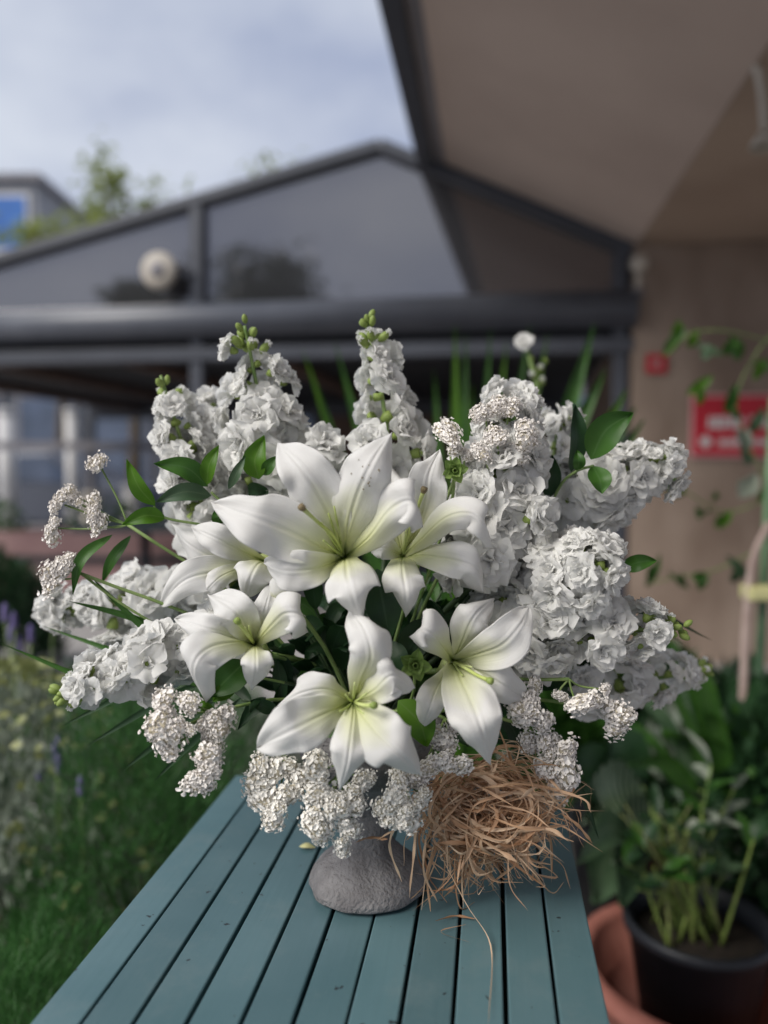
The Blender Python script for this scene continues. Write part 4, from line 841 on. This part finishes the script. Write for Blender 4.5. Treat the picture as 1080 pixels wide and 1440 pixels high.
# dark inner foliage: sprigs fanning out of the vase between the flowers
rr = random.Random(31)
tips = [(430, 830, .84), (455, 900, .83), (400, 960, .84), (560, 860, .86), (610, 850, .86), (680, 840, .88), (640, 800, .89), (470, 850, .87), (330, 780, .93), (450, 700, .93), (600, 680, .95), (740, 760, .93), (800, 740, .96), (720, 860, .88), (860, 880, .93), (250, 920, .88), (700, 930, .85), (790, 960, .87), (420, 640, .96), (655, 700, .93), (540, 930, .84), (820, 620, .97), (340, 985, .80), (720, 1010, .84), (520, 900, .84), (375, 900, .84)]
where = ['above the vase near the left lilies', 'in the dark middle of the bouquet', 'behind the lowest lily on its left', 'under the two upper lilies', 'right of the second lily', 'beneath the broad stock cluster', 'behind the drooping petals', 'below the largest lily', 'behind the sideways lily', 'behind the largest lily', 'behind the second lily', 'within the right stock cluster', 'behind the far right spike', 'beside the round stock head', 'behind the lower right spikes', 'behind the lower left spike', 'behind the right hand lily', 'under the right spikes', 'at the back between two tall spikes', 'behind the drooping statice head', 'above the lowest lily', 'at the back near the broad leaf', 'beside the lower left statice', 'above the straw bundle', 'at the heart of the bouquet', 'behind the lower left lily']
for q, tp in enumerate(tips):
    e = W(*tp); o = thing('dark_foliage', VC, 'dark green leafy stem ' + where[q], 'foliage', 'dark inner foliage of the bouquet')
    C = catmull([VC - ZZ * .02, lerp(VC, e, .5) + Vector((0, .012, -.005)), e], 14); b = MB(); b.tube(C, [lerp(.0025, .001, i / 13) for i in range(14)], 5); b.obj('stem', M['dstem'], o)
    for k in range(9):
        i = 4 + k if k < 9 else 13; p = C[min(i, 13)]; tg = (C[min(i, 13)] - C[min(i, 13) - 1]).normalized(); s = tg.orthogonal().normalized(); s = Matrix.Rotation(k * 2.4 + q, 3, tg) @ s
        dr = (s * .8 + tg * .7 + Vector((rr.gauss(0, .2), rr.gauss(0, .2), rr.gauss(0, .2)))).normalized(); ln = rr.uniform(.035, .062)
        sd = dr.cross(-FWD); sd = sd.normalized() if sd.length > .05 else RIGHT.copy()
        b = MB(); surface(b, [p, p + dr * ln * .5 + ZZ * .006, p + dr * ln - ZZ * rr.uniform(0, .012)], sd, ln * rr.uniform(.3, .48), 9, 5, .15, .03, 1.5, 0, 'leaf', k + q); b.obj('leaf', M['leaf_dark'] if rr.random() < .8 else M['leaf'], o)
# grass blades poking out at the left and behind
def blade(o, pts, wd, m, nm='blade', fl=0):
    P = [W(*p) for p in pts]; side = (P[-1] - P[0]).cross(-FWD).normalized(); b = MB(); surface(b, P, side, wd * pts[0][2] / FPX, 16, 3, .2, 0, 1, 0, 'leaf', fl); b.obj(nm, M[m], o)
o = thing('grass_blades', W(320, 970, .86), 'thin dark palm blades sticking out at the lower left', 'foliage', 'long blades of the bouquet')
for a in ([(330, 985, .86), (160, 965, .85), (2, 905, .84)], [(330, 985, .87), (200, 930, .88), (60, 880, .90)], [(300, 960, .84), (205, 885, .83), (125, 808, .82)], [(260, 900, .84), (185, 868, .83), (97, 845, .82)],
          [(330, 960, .88), (240, 1030, .88), (170, 1085, .90)], [(320, 940, .88), (220, 990, .88), (120, 1050, .90)], [(310, 930, .88), (200, 965, .88), (85, 1022, .90)], [(340, 980, .87), (285, 1030, .87), (215, 1100, .88)]):
    blade(o, a, 10, 'leaf' if a[-1][1] < 960 else 'leaf_dark')
o = thing('grass_blades', W(800, 1040, .84), 'thin dark blades sticking out below the right statice', 'foliage', 'long blades of the bouquet')
for a in ([(760, 1030, .83), (815, 1110, .82), (842, 1180, .82)], [(720, 900, .86), (880, 850, .9), (1000, 900, .95)], [(720, 940, .86), (860, 850, .92), (960, 905, .97)]): blade(o, a, 10, 'leaf_dark')

# ------------------------------------------------------------------ raffia bundle
def ribbon(b, pts, wd, n_, twist, ph, taper=True):
    C = catmull(pts, n_); P = []; UVs = []; cr = rr.random(); p1 = rr.uniform(0, 6)
    for i in range(n_):
        tg = (C[min(i + 1, n_ - 1)] - C[max(i - 1, 0)])
        tg = tg.normalized() if tg.length > 1e-7 else ZZ.copy()
        s = tg.cross(FWD); s = s.normalized() if s.length > .05 else RIGHT.copy(); s = Matrix.Rotation(ph + twist * i / n_, 3, tg) @ s
        f = (1 if not taper else max(.15, min(1, min(i, n_ - 1 - i) / 4 + .2))) * (1 + .3 * math.sin(i * .9 + p1))
        nrm = tg.cross(s) * wd * .32
        P += [C[i] - s * wd / 2 * f, C[i] + nrm * f, C[i] + s * wd / 2 * f]; UVs += [(cr, .1), (cr * .8, .5), (cr, .9)]
    b.add(P, [(i * 3 + j, i * 3 + j + 1, i * 3 + j + 4, i * 3 + j + 3) for i in range(n_ - 1) for j in range(2)], UVs)
raf = thing('raffia_bundle', W(690, 1150, .82), 'tangled bundle of tan straw raffia hanging beside the vase', 'straw'); rr = random.Random(77)
RC = W(680, 1134, .785)
def rpt(rx, ry, rz):
    while True:
        q = Vector((rr.uniform(-1, 1), rr.uniform(-1, 1), rr.uniform(-1, 1)))
        if q.length < 1: break
    return RC + RIGHT * (q.x * rx) + UPV * (q.y * ry) + FWD * (q.z * rz)
U_ = .8 / FPX; mass = MB()
def keepup(p): return Vector((p.x, p.y, max(p.z, TABZ + .003)))
for i in range(560):
    mode = rr.random(); wd = rr.choice([.0006, .0008, .001, .0012, .0015, .0019, .0025, .0034])
    if mode < .46:       # springy arcs
        a0 = rr.uniform(0, 6.28); nn_ = rr.randint(4, 6); sp = rr.uniform(.5, 1.1); pts = []
        RO = rpt(70 * U_, 42 * U_, .025); k = rr.uniform(.25, .85); tilt = rr.uniform(-.8, .8)
        for j in range(nn_):
            a = a0 + j * sp; pts.append(RO + RIGHT * (math.cos(a) * 80 * U_ * k) + UPV * (math.sin(a) * 55 * U_ * k + math.cos(a) * 40 * U_ * tilt * k) + FWD * rr.uniform(-.012, .012) + Vector((rr.gauss(0, .004), 0, rr.gauss(0, .004))))
    elif mode < .62:     # the sheaf: strands lying across, from the left end to the cut right end
        l = W(rr.gauss(618, 20), rr.gauss(1122, 24), .79 + rr.uniform(-.03, .03)); r_ = W(rr.gauss(768, 22), rr.gauss(1118, 26), .79 + rr.uniform(-.03, .03)); m_ = lerp(l, r_, rr.uniform(.3, .7)) + UPV * rr.gauss(12, 30) * U_ + FWD * rr.uniform(-.03, .03)
        pts = [l, m_, r_]
        if rr.random() < .4: pts = pts[1:] + [r_ + RIGHT * rr.uniform(0, 30) * U_ - UPV * rr.uniform(5, 40) * U_]
    elif mode < .84:     # ends hanging down towards the table, drawn together at the left
        s_ = rpt(90 * U_, 40 * U_, .03); e_ = W(rr.gauss(692, 38), rr.uniform(1165, 1255), .80 + rr.uniform(-.02, .03)); 
        pts = [s_ + RIGHT * rr.gauss(0, 20) * U_, lerp(s_, e_, .45) + RIGHT * rr.gauss(0, 16) * U_ + FWD * rr.uniform(-.02, .01), e_]
        if rr.random() < .35: pts.append(e_ + RIGHT * rr.gauss(0, 25) * U_ - UPV * rr.uniform(-10, 20) * U_)
    else:                # stray ends
        s_ = rpt(80 * U_, 50 * U_, .03); a = rr.uniform(-2.2, .1); ln = rr.uniform(50, 120) * U_; e_ = s_ + RIGHT * math.cos(a) * ln + UPV * math.sin(a) * ln * .8 + FWD * rr.uniform(-.03, .02)
        pts = [s_, lerp(s_, e_, .55) + Vector((rr.gauss(0, .008), 0, rr.gauss(.004, .008))), e_]
    pts = [keepup(p) for p in pts]
    if i % 7 == 0:
        pts = [p - FWD * .012 for p in pts]
        b = MB(); ribbon(b, pts, rr.uniform(.0022, .0046), 20, rr.uniform(-3, 3), rr.uniform(0, 6)); b.obj('strand', M['raffia'], raf)
    else: ribbon(mass, pts, wd, 14, rr.uniform(-3, 3), rr.uniform(0, 6))
for i in range(34):
    s_ = W(rr.gauss(650, 28), rr.gauss(1165, 14), .785 + rr.uniform(-.02, .02)); e_ = W(rr.gauss(645, 34), rr.uniform(1215, 1292), .80 + rr.uniform(-.01, .02)); pts = [keepup(p) for p in (s_, lerp(s_, e_, .5) + RIGHT * rr.gauss(0, 16) * U_, e_)]
    b = MB(); ribbon(b if i % 3 == 0 else mass, pts, rr.uniform(.0008, .0032), 14, rr.uniform(-2, 2), rr.uniform(0, 6))
    if i % 3 == 0: b.obj('strand', M['raffia'], raf)
tag(mass.obj('strand_tangle', M['raffia'], raf), kind='stuff')
for pts, wd in ([([(600, 1165, .77), (655, 1270, .78), (690, 1330, None), (687, 1440, None)], .0014), ([(640, 1180, .77), (640, 1240, .79), (648, 1290, .80), (668, 1268, None)], .002), ([(585, 1150, .75), (582, 1200, .76), (576, 1262, .79)], .004), ([(560, 1150, .75), (548, 1190, .76), (565, 1240, .77)], .0024),
                 ([(600, 1170, .77), (596, 1225, .78), (615, 1268, .79)], .0022), ([(790, 1145, .77), (812, 1160, .77), (833, 1186, .78)], .0032), ([(760, 1200, .79), (790, 1215, .80), (802, 1250, .82)], .0028), ([(740, 1215, .79), (775, 1255, .82), (793, 1240, .82)], .0022),
                 ([(620, 1190, .77), (600, 1240, .79), (570, 1268, None), (540, 1262, .80)], .0013), ([(715, 1065, .76), (712, 1045, .755), (730, 1048, .755), (722, 1085, .76)], .0012), ([(545, 1180, .745), (520, 1178, .75), (500, 1185, .76)], .0034), ([(600, 1150, .75), (570, 1160, .745), (530, 1182, .745)], .004),
                 ([(700, 1070, .77), (690, 1110, .765), (740, 1115, .765), (800, 1118, .77)], .0036), ([(660, 1075, .765), (700, 1095, .76), (745, 1110, .76), (795, 1130, .77)], .0032), ([(612, 1295, None), (640, 1288, None), (668, 1292, None)], .002), ([(655, 1300, None), (620, 1310, None), (660, 1325, None)], .0008)]):
    P = [T(p[0], p[1], .004) if p[2] is None else keepup(W(*p)) for p in pts]; b = MB(); ribbon(b, P, wd, 22, rr.uniform(-1.5, 1.5), rr.uniform(0, 1)); b.obj('strand', M['raffia'], raf)
# fallen yellow petal on the table
c = T(432, 1191, .003); o = thing('fallen_leaf', c, 'tiny fallen yellow leaf on the table behind the vase', 'leaf'); b = MB()
surface(b, [c - PX * .010, c + ZZ * .004, c + PX * .010], AX.copy(), .012, 8, 5, .2, .05, 1, 0, 'leaf'); b.obj('blade', M['yellow'], o)

# ------------------------------------------------------------------ plants beside and behind
def bush_blades(name, label, base, radius, h, nblade, m, seed, ln, wd, cat='shrub', up=.8):
    rr = random.Random(seed); o = thing(name, base, label, cat); b = MB()
    for k in range(9):
        a = rr.uniform(0, 6.28); e = base + Vector((math.cos(a) * radius * .7, math.sin(a) * radius * .7, h * rr.uniform(.6, .9))); b.tube([base, lerp(base, e, .5) + ZZ * .05, e], [.008, .005, .002], 5)
    b.obj('stems', M['dstem'], o); b = MB()
    for i in range(nblade):
        while True:
            q = Vector((rr.uniform(-1, 1), rr.uniform(-1, 1), rr.uniform(0, 1)))
            if q.length < 1: break
        f = .55 + .45 * rr.random() ** .5; q = q.normalized() * f; bump = 1 + .18 * mnoise.noise(q * 3 + Vector((seed, 0, 0)))
        p = base + Vector((q.x * radius, q.y * radius, .04 + q.z * h)) * 1.0 + Vector((0, 0, (bump - 1) * h)); d = (q * .6 + Vector((rr.gauss(0, .4), rr.gauss(0, .4), up + rr.gauss(0, .3)))).normalized(); s = d.orthogonal().normalized(); s = Matrix.Rotation(rr.uniform(0, 6), 3, d) @ s; l = ln * rr.uniform(.6, 1.3)
        b.add([p, p + d * l * .5 + s * wd, p + d * l, p + d * l * .5 - s * wd], [(0, 1, 2, 3)], [(0, .5), (.5, 1), (1, .5), (.5, 0)])
    tag(b.obj('foliage', m, o), kind='stuff'); return o
def gpos(px, d): p = W(px, 900, d); p.z = 0.04; return p
bush_blades('feathery_shrub', 'feathery bright green shrub growing beside the table', gpos(225, 1.50), .31, .70, 26000, M['feather'], 1, .045, .0009, up=.25)
bush_blades('feathery_shrub', 'lower dark green feathery shrub at the left edge below the table top', gpos(40, 1.15), .24, .40, 14000, M['feather'], 2, .04, .0009, up=.25)
s = bush_blades('silver_herb', 'silvery yellow flowering herb at the left edge of the bed', gpos(20, 1.62), .30, .66, 3000, M['silver'], 3, .035, .009, 'herb')
b = MB(); rr = random.Random(9); base = gpos(20, 1.62)
for i in range(420):
    a, e = rr.uniform(0, 6.28), rr.uniform(.2, 1.5); p = base + Vector((math.cos(a) * math.cos(e) * .31, math.sin(a) * math.cos(e) * .31, .06 + math.sin(e) * .68)); d = Vector((rr.gauss(0, 1), rr.gauss(0, 1), rr.gauss(.6, .6))).normalized(); q = d.orthogonal().normalized(); l = .028
    b.add([p, p + d * l * .5 + q * .010, p + d * l, p + d * l * .5 - q * .010], [(0, 1, 2, 3)], [(0, .5), (.5, 1), (1, .5), (.5, 0)])
tag(b.obj('flowers', M['yellowish'], s), kind='stuff')
def lavender(label, px, py, d, seed):
    rr = random.Random(seed); e = W(px, py, d); base = Vector((e.x, e.y, .04)); o = thing('lavender', base, label, 'lavender', 'purple spikes in the bed')
    for k in range(3):
        q = e + Vector((rr.gauss(0, .03), rr.gauss(0, .03), rr.gauss(0, .03))); b = MB(); b.tube(catmull([base, lerp(base, q, .6) + Vector((rr.gauss(0, .01), 0, 0)), q], 8), .0018, 5); b.obj('stem', M['stem'], o)
        b = MB(); b.lathe(q - ZZ * .02, [(.003, 0), (.008, .006), (.006, .012), (.009, .018), (.006, .026), (.008, .032), (.004, .040), (.001, .045)], 8, .1, k); b.obj('flower_spike', M['purple'], o)
for i, a in enumerate(((105, 1080, 1.5), (78, 1062, 1.52), (40, 880, 1.9), (15, 895, 1.85), (150, 1010, 1.8))):
    lavender(['purple lavender spikes in front of the feathery shrub', 'purple lavender spikes among the silvery herb', 'purple lavender spikes at the left edge under the pale stock', 'outermost purple lavender spikes at the left edge', 'purple lavender spikes below the lower left stock'][i], *a, i)
bush_blades('low_hedge', 'grey green low shrub behind the lavender', gpos(110, 2.3), .42, .5, 5000, M['leaf_grey'], 5, .05, .010)
bush_blades('low_hedge', 'green low shrub near the far table corner', gpos(300, 2.4), .34, .42, 4000, M['silver'], 6, .05, .010)
bush_blades('low_hedge', 'small dark green shrub on the paving at the left edge', gpos(-20, 4.4), .4, .6, 2500, M['leaf_dark'], 7, .08, .016)

# potted palm behind the bouquet
pc = W(640, 900, 2.0); pc.z = 0; o = thing('potted_palm', pc, 'potted palm with long narrow blades behind the bouquet', 'potted plant')
b = MB(); b.lathe(pc, [(.001, .002), (.11, .002), (.15, .3), (.16, .3), (.16, .33), (.14, .33), (.13, .28), (.001, .27)], 24); b.obj('pot', M['black'], o)
bp = pc + ZZ * .28
for k, (px, py, d) in enumerate(((425, 490, 1.95), (470, 478, 2.05), (445, 540, 1.9), (640, 455, 2.0), (655, 470, 2.1), (690, 460, 1.95), (712, 480, 2.1), (745, 455, 2.0), (835, 455, 1.95), (880, 548, 1.85), (893, 572, 1.8), (850, 520, 1.95), (770, 470, 2.05), (610, 520, 2.1), (905, 590, 1.8), (665, 540, 1.9), (500, 560, 2.0))):
    e = W(px, py, d); m_ = lerp(bp, e, .6) + ZZ * (.12 if px > 840 else .02) + Vector((0, 0, 0)); P = [bp, m_, e]; sd = (e - bp).cross(-FWD).normalized(); b = MB(); surface(b, P, sd, .07 if px > 830 else .034, 14, 3, .2, 0, 1, 0, 'leaf', k); b.obj('blade', M['leaf' if k % 3 else 'leaf_lite'], o)
# white blossom stem behind, out of focus
o = thing('white_blossom', W(740, 700, 1.35), 'blurred white blossom on a stem behind the right cluster', 'flower'); b = MB()
b.tube(catmull([W(775, 880, 1.35), W(765, 700, 1.35), W(757, 560, 1.35), W(742, 492, 1.35)], 12), .004, 6); b.tube(catmull([W(775, 880, 1.35), Vector((W(690, 900, 1.9).x, 1.9, .6)), pc + ZZ * .27], 8), .004, 6); b.obj('stem', M['stem'], o)
rr = random.Random(3)
for (x, y, s, f) in ((737, 484, .021, FD), (760, 520, .016, FBW), (752, 530, .018, FBW), (768, 508, .012, FBG), (748, 505, .012, FBG), (762, 538, .016, FBW)):
    inst('floret', rr.choice(f), o, frame(W(x, y, 1.35), Vector((rr.gauss(0, .5), -1, .6)), rr.random() * 6, s))

# right: terracotta basin with the black pot and its plants
def pot(c, prof, m, o, nm): b = MB(); b.lathe(c, prof, 40); return b.obj(nm, m, o)
bc = W(985, 1300, 1.66); bc.z = 0
o = thing('terracotta_basin', bc, 'wide terracotta basin under the black plant pot', 'pot')
pot(bc, [(.001, .002), (.20, .002), (.235, .06), (.25, .10), (.262, .10), (.266, .112), (.258, .128), (.232, .131), (.222, .12), (.20, .025), (.001, .012)], M['terra'], o, 'basin')
kc = bc + Vector((-.01, -.01, .014))
o = thing('black_plant_pot', kc, 'black plastic pot with leafy stems standing in the terracotta basin', 'potted plant')
pot(kc, [(.001, .002), (.115, .002), (.144, .20), (.154, .20), (.156, .216), (.150, .226), (.140, .222), (.132, .18)], M['black'], o, 'pot'); pot(kc, [(.134, .175), (.08, .185), (.001, .188)], M['soil'], o, 'soil')
def bezleaf(o, base, tip, wd, m, rise=.05, seed=0, roll=0):
    d = tip - base; side = d.cross(ZZ); side = side.normalized() if side.length > .02 else RIGHT.copy()
    if roll: side = Matrix.Rotation(rad(roll), 3, d.normalized()) @ side
    b = MB(); surface(b, [base, lerp(base, tip, .5) + ZZ * rise, tip], side, wd, 12, 7, .12, .04, 1.5, 0, 'leaf', seed); b.obj('leaf', M[m], o)
rr = random.Random(15); top = kc + ZZ * .18
stems = [(985, 1110, 1.62), (1000, 1075, 1.64), (1032, 1110, 1.66), (905, 1190, 1.6), (940, 1210, 1.6), (925, 1150, 1.7), (965, 1170, 1.62), (880, 1215, 1.62), (1060, 1180, 1.6), (950, 1130, 1.75), (1010, 1200, 1.58), (975, 1240, 1.56), (895, 1250, 1.6), (1020, 1230, 1.6), (930, 1235, 1.56)]
for k in range(22):
    e = W(rr.uniform(870, 975), rr.uniform(1130, 1235), 1.6 + rr.uniform(-.08, .08)); r0 = top + Vector((rr.uniform(-.09, .05), rr.uniform(-.06, .06), 0)); b = MB(); b.tube(catmull([r0, lerp(r0, e, .5) + Vector((rr.uniform(-.02, .02), 0, .02)), e], 8), [lerp(.0032, .0014, i / 7) for i in range(8)], 5); b.obj('stalk', M['calyx' if k % 3 else 'yellowish'], o)
for k, s in enumerate(stems):
    e = W(*s); r0 = top + Vector((rr.uniform(-.06, .06), rr.uniform(-.06, .06), 0)); C = catmull([r0, lerp(r0, e, .5) + Vector((rr.uniform(-.02, .02), 0, .03)), e], 10); b = MB(); b.tube(C, [lerp(.0042, .002, i / 9) for i in range(10)], 6); b.obj('stalk', M['stem'] if k % 2 else M['calyx'], o)
    nl = 7 if k in (1, 2) else 4
    for i in range(nl):
        p = C[9 - i // 2] if k not in (1, 2) else C[max(3, 9 - i)]; a = rr.uniform(0, 6.28); tip = p + Vector((math.cos(a), math.sin(a) * .7, rr.uniform(.0, .9))).normalized() * rr.uniform(.05, .085); bezleaf(o, p, tip, rr.uniform(.022, .036), 'silver' if k in (1, 2) and rr.random() < .5 else rr.choice(['leaf', 'leaf_grey', 'leaf_dark']), .008, i)
# hosta-like plant with broad striped leaves
hc = W(1010, 1000, 2.25); hc.z = 0; o = thing('broad_leaf_plant', hc, 'broad leaved dark green potted plant at the right edge', 'potted plant')
pot(hc, [(.001, .002), (.14, .002), (.18, .32), (.195, .32), (.195, .35), (.17, .35), (.16, .3), (.001, .3)], M['black'], o, 'pot')
for k, (x, y, d, x2, y2, d2, wd, m) in enumerate(((1010, 1110, 2.0, 930, 1035, 1.9, .17, 'leaf'), (1060, 1120, 2.0, 1000, 1020, 1.95, .20, 'leaf'), (1060, 1100, 1.95, 1110, 1000, 1.9, .2, 'leaf_dark'), (1000, 1150, 2.0, 1090, 1110, 1.8, .18, 'leaf_dark'), (1000, 1180, 2.0, 1085, 1175, 1.8, .15, 'leaf_dark'), (950, 1170, 2.0, 870, 1095, 1.9, .14, 'leaf_dark'), (1000, 1120, 2.1, 960, 960, 2.1, .16, 'leaf_dark'), (1040, 1100, 2.1, 1070, 950, 2.1, .16, 'leaf_dark'))):
    a, c = W(x, y, d), W(x2, y2, d2); b = MB(); b.tube(catmull([hc + ZZ * .3, lerp(hc + ZZ * .3, a, .6) + ZZ * .05, a], 8), .006, 6); b.obj('stalk', M['stem'], o); bezleaf(o, a, c, wd, m, .07, k)
hc = W(880, 1080, 2.0); hc.z = 0; o = thing('striped_leaf_plant', hc, 'potted plant with pale striped leaves beside the table corner', 'potted plant')
pot(hc, [(.001, .002), (.11, .002), (.14, .25), (.15, .25), (.15, .28), (.13, .28), (.12, .24), (.001, .24)], M['black'], o, 'pot')
for k, (x, y, d, x2, y2, d2, wd, m) in enumerate(((905, 1110, 1.85, 818, 1160, 1.7, .12, 'striped'), (925, 1150, 1.8, 860, 1215, 1.65, .11, 'striped'), (880, 1190, 1.75, 832, 1270, 1.65, .14, 'leaf_grey'), (890, 1170, 1.7, 812, 1215, 1.5, .07, 'leaf_grey'), (890, 1180, 1.75, 872, 1275, 1.62, .13, 'leaf_grey'), (880, 1130, 1.9, 800, 1080, 1.8, .13, 'leaf_dark'), (900, 1120, 1.9, 850, 1030, 1.9, .13, 'leaf_dark'), (880, 1120, 1.95, 905, 1030, 1.95, .12, 'leaf_grey'), (860, 1150, 1.8, 815, 1120, 1.7, .1, 'leaf_dark'))):
    a, c = W(x, y, d), W(x2, y2, d2); b = MB(); b.tube(catmull([hc + ZZ * .25, lerp(hc + ZZ * .25, a, .6) + ZZ * .05, a], 8), .005, 6); b.obj('stalk', M['stem'], o); bezleaf(o, a, c, wd, m, .04, k, -60)
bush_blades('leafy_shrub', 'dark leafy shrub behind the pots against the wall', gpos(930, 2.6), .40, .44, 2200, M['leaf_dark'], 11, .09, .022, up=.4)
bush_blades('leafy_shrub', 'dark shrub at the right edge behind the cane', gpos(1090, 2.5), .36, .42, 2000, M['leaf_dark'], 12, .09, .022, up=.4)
bush_blades('pale_shrub', 'pale grey green small leaved shrub behind the black pot', gpos(1000, 2.15), .3, .40, 1500, M['silver'], 17, .06, .014, up=.4)
bush_blades('leafy_shrub', 'green shrub between the table and the wall', gpos(800, 2.7), .40, .5, 2400, M['leaf'], 14, .08, .02, up=.4)
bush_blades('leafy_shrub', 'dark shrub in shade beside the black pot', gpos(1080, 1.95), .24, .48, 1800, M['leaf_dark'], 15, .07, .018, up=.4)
fc = W(1040, 1250, 1.95); o = thing('fan_palm', Vector((fc.x, fc.y, 0)), 'palm with arching narrow fronds behind the black pot', 'potted plant')
b = MB(); b.lathe(Vector((fc.x, fc.y, 0)), [(.001, .002), (.08, .002), (.11, .2), (.12, .2), (.12, .22), (.10, .22), (.09, .18), (.001, .18)], 20); b.obj('pot', M['black'], o)
for k, (px, py) in enumerate(((835, 1010), (860, 960), (800, 1090), (900, 935), (940, 950), (985, 1000), (1030, 985), (1075, 1010), (880, 1075), (930, 1040), (1000, 1085), (1060, 1090), (845, 1150), (1090, 1060), (960, 905), (915, 870), (1010, 1150), (1085, 1150))):
    e = W(px, py, 1.95 + rr.uniform(-.15, .1)); b0 = Vector((fc.x, fc.y, .18)); P = [b0, lerp(b0, e, .6) + ZZ * .10, e]; b = MB(); surface(b, P, (e - b0).cross(-FWD).normalized(), .026 + .012 * (k % 3), 14, 3, .2, 0, 1, 0, 'leaf', k); b.obj('blade', M[('leaf', 'leaf_grey', 'leaf')[k % 3]], o)
# cane, stick and tie
c0 = W(1062, 1060, 2.15); c1 = W(1080, 700, 2.15); o = thing('green_cane', Vector((c0.x - .02, c0.y, 0)), 'green plant support cane at the right edge', 'cane')
b = MB(); b.tube([Vector((c0.x - .03, c0.y, 0)), c0, c1, W(1088, 560, 2.15)], .0115, 10); b.obj('cane', M['bamboo'], o)
for y in (760, 900, 1000):
    p = lerp(c0, c1, (1060 - y) / 360); b = MB(); b.tube([p - ZZ * .006, p, p + ZZ * .006], [.012, .014, .012], 10); b.obj('cane_node', M['bamboo'], o)
o = thing('pale_stick', Vector((W(1040, 1060, 2.1).x, 2.1, 0)), 'pale pinkish stick tied to the green cane', 'stick'); b = MB()
b.tube(catmull([Vector((W(1040, 1060, 2.1).x, 2.1, 0)), W(1043, 1020, 2.1), W(1049, 880, 2.1), W(1058, 790, 2.1), W(1082, 735, 2.1)], 16), [.012] * 9 + [.010] * 7, 8); b.obj('stick', M['stick'], o)
o = thing('yellow_tie', W(1066, 833, 2.1), 'yellow tie wrapped round the cane and stick', 'tie'); b = MB(); b.box(W(1066, 833, 2.11), RIGHT, Vector((0, 1, 0)), ZZ, .038, .034, .02); b.obj('wrap', M['yellow'], o, False, .008)
# hanging vine
o = thing('climbing_vine', W(1080, 560, 2.2), 'thin trailing vine with small leaves in front of the red sign', 'vine'); rr = random.Random(44)
runs = [[(1090, 700, 2.2), (1050, 620, 2.2), (1035, 560, 2.2), (1062, 500, 2.2), (1085, 470, 2.2)], [(1085, 480, 2.2), (1020, 465, 2.15), (970, 470, 2.15), (935, 500, 2.15)], [(1085, 700, 2.2), (1020, 720, 2.2), (960, 690, 2.15), (940, 700, 2.15)], [(1090, 760, 2.2), (1010, 800, 2.2), (960, 810, 2.2), (915, 820, 2.2)]]
for rn in runs:
    b = MB(); C = catmull([W(*p) for p in rn], 16); b.tube(C, .0024, 5); b.obj('stem', M['stem'], o)
lv = [(935, 500, 948, 470, 16), (968, 490, 978, 462, 14), (1018, 500, 1032, 475, 18), (985, 500, 1000, 497, 14), (985, 570, 980, 542, 14), (1062, 535, 1064, 512, 14), (945, 700, 958, 676, 20), (1005, 742, 1028, 718, 16), (985, 730, 978, 712, 12), (1040, 700, 1062, 665, 26), (915, 815, 912, 795, 14), (985, 830, 985, 805, 16), (1030, 820, 1035, 795, 16), (955, 825, 958, 805, 10), (1045, 640, 1050, 600, 16), (1055, 610, 1065, 580, 16), (1030, 575, 1028, 550, 14), (1066, 705, 1080, 680, 14), (1002, 705, 1006, 690, 10), (1068, 770, 1075, 740, 14), (1040, 590, 1020, 572, 12), (1055, 655, 1040, 630, 14)]
lv += [(x + rr.uniform(-22, 22), y + rr.uniform(-18, 18), x2 + rr.uniform(-24, 24), y2 + rr.uniform(-18, 18), wd * rr.uniform(.8, 1.3)) for (x, y, x2, y2, wd) in lv[:18]]
for k, (x, y, x2, y2, wd) in enumerate(lv):
    k %= 22; wd *= 1.05
    a, c = W(x, y, 2.18), W(x2, y2, 2.15); b = MB(); surface(b, [a, lerp(a, c, .5) + Vector((0, -.01, 0)), c], (c - a).cross(-FWD).normalized(), wd * 2.15 / FPX, 9, 5, .15, .03, 1, 0, 'leaf', k); b.obj('leaf', M[['leaf', 'leaf_lite', 'leaf_grey', 'silver'][[0, 1, 0, 2, 1, 1, 0, 1, 0, 3, 0, 0, 2, 0, 3, 2, 0, 1, 0, 2, 0, 2][k]]], o)
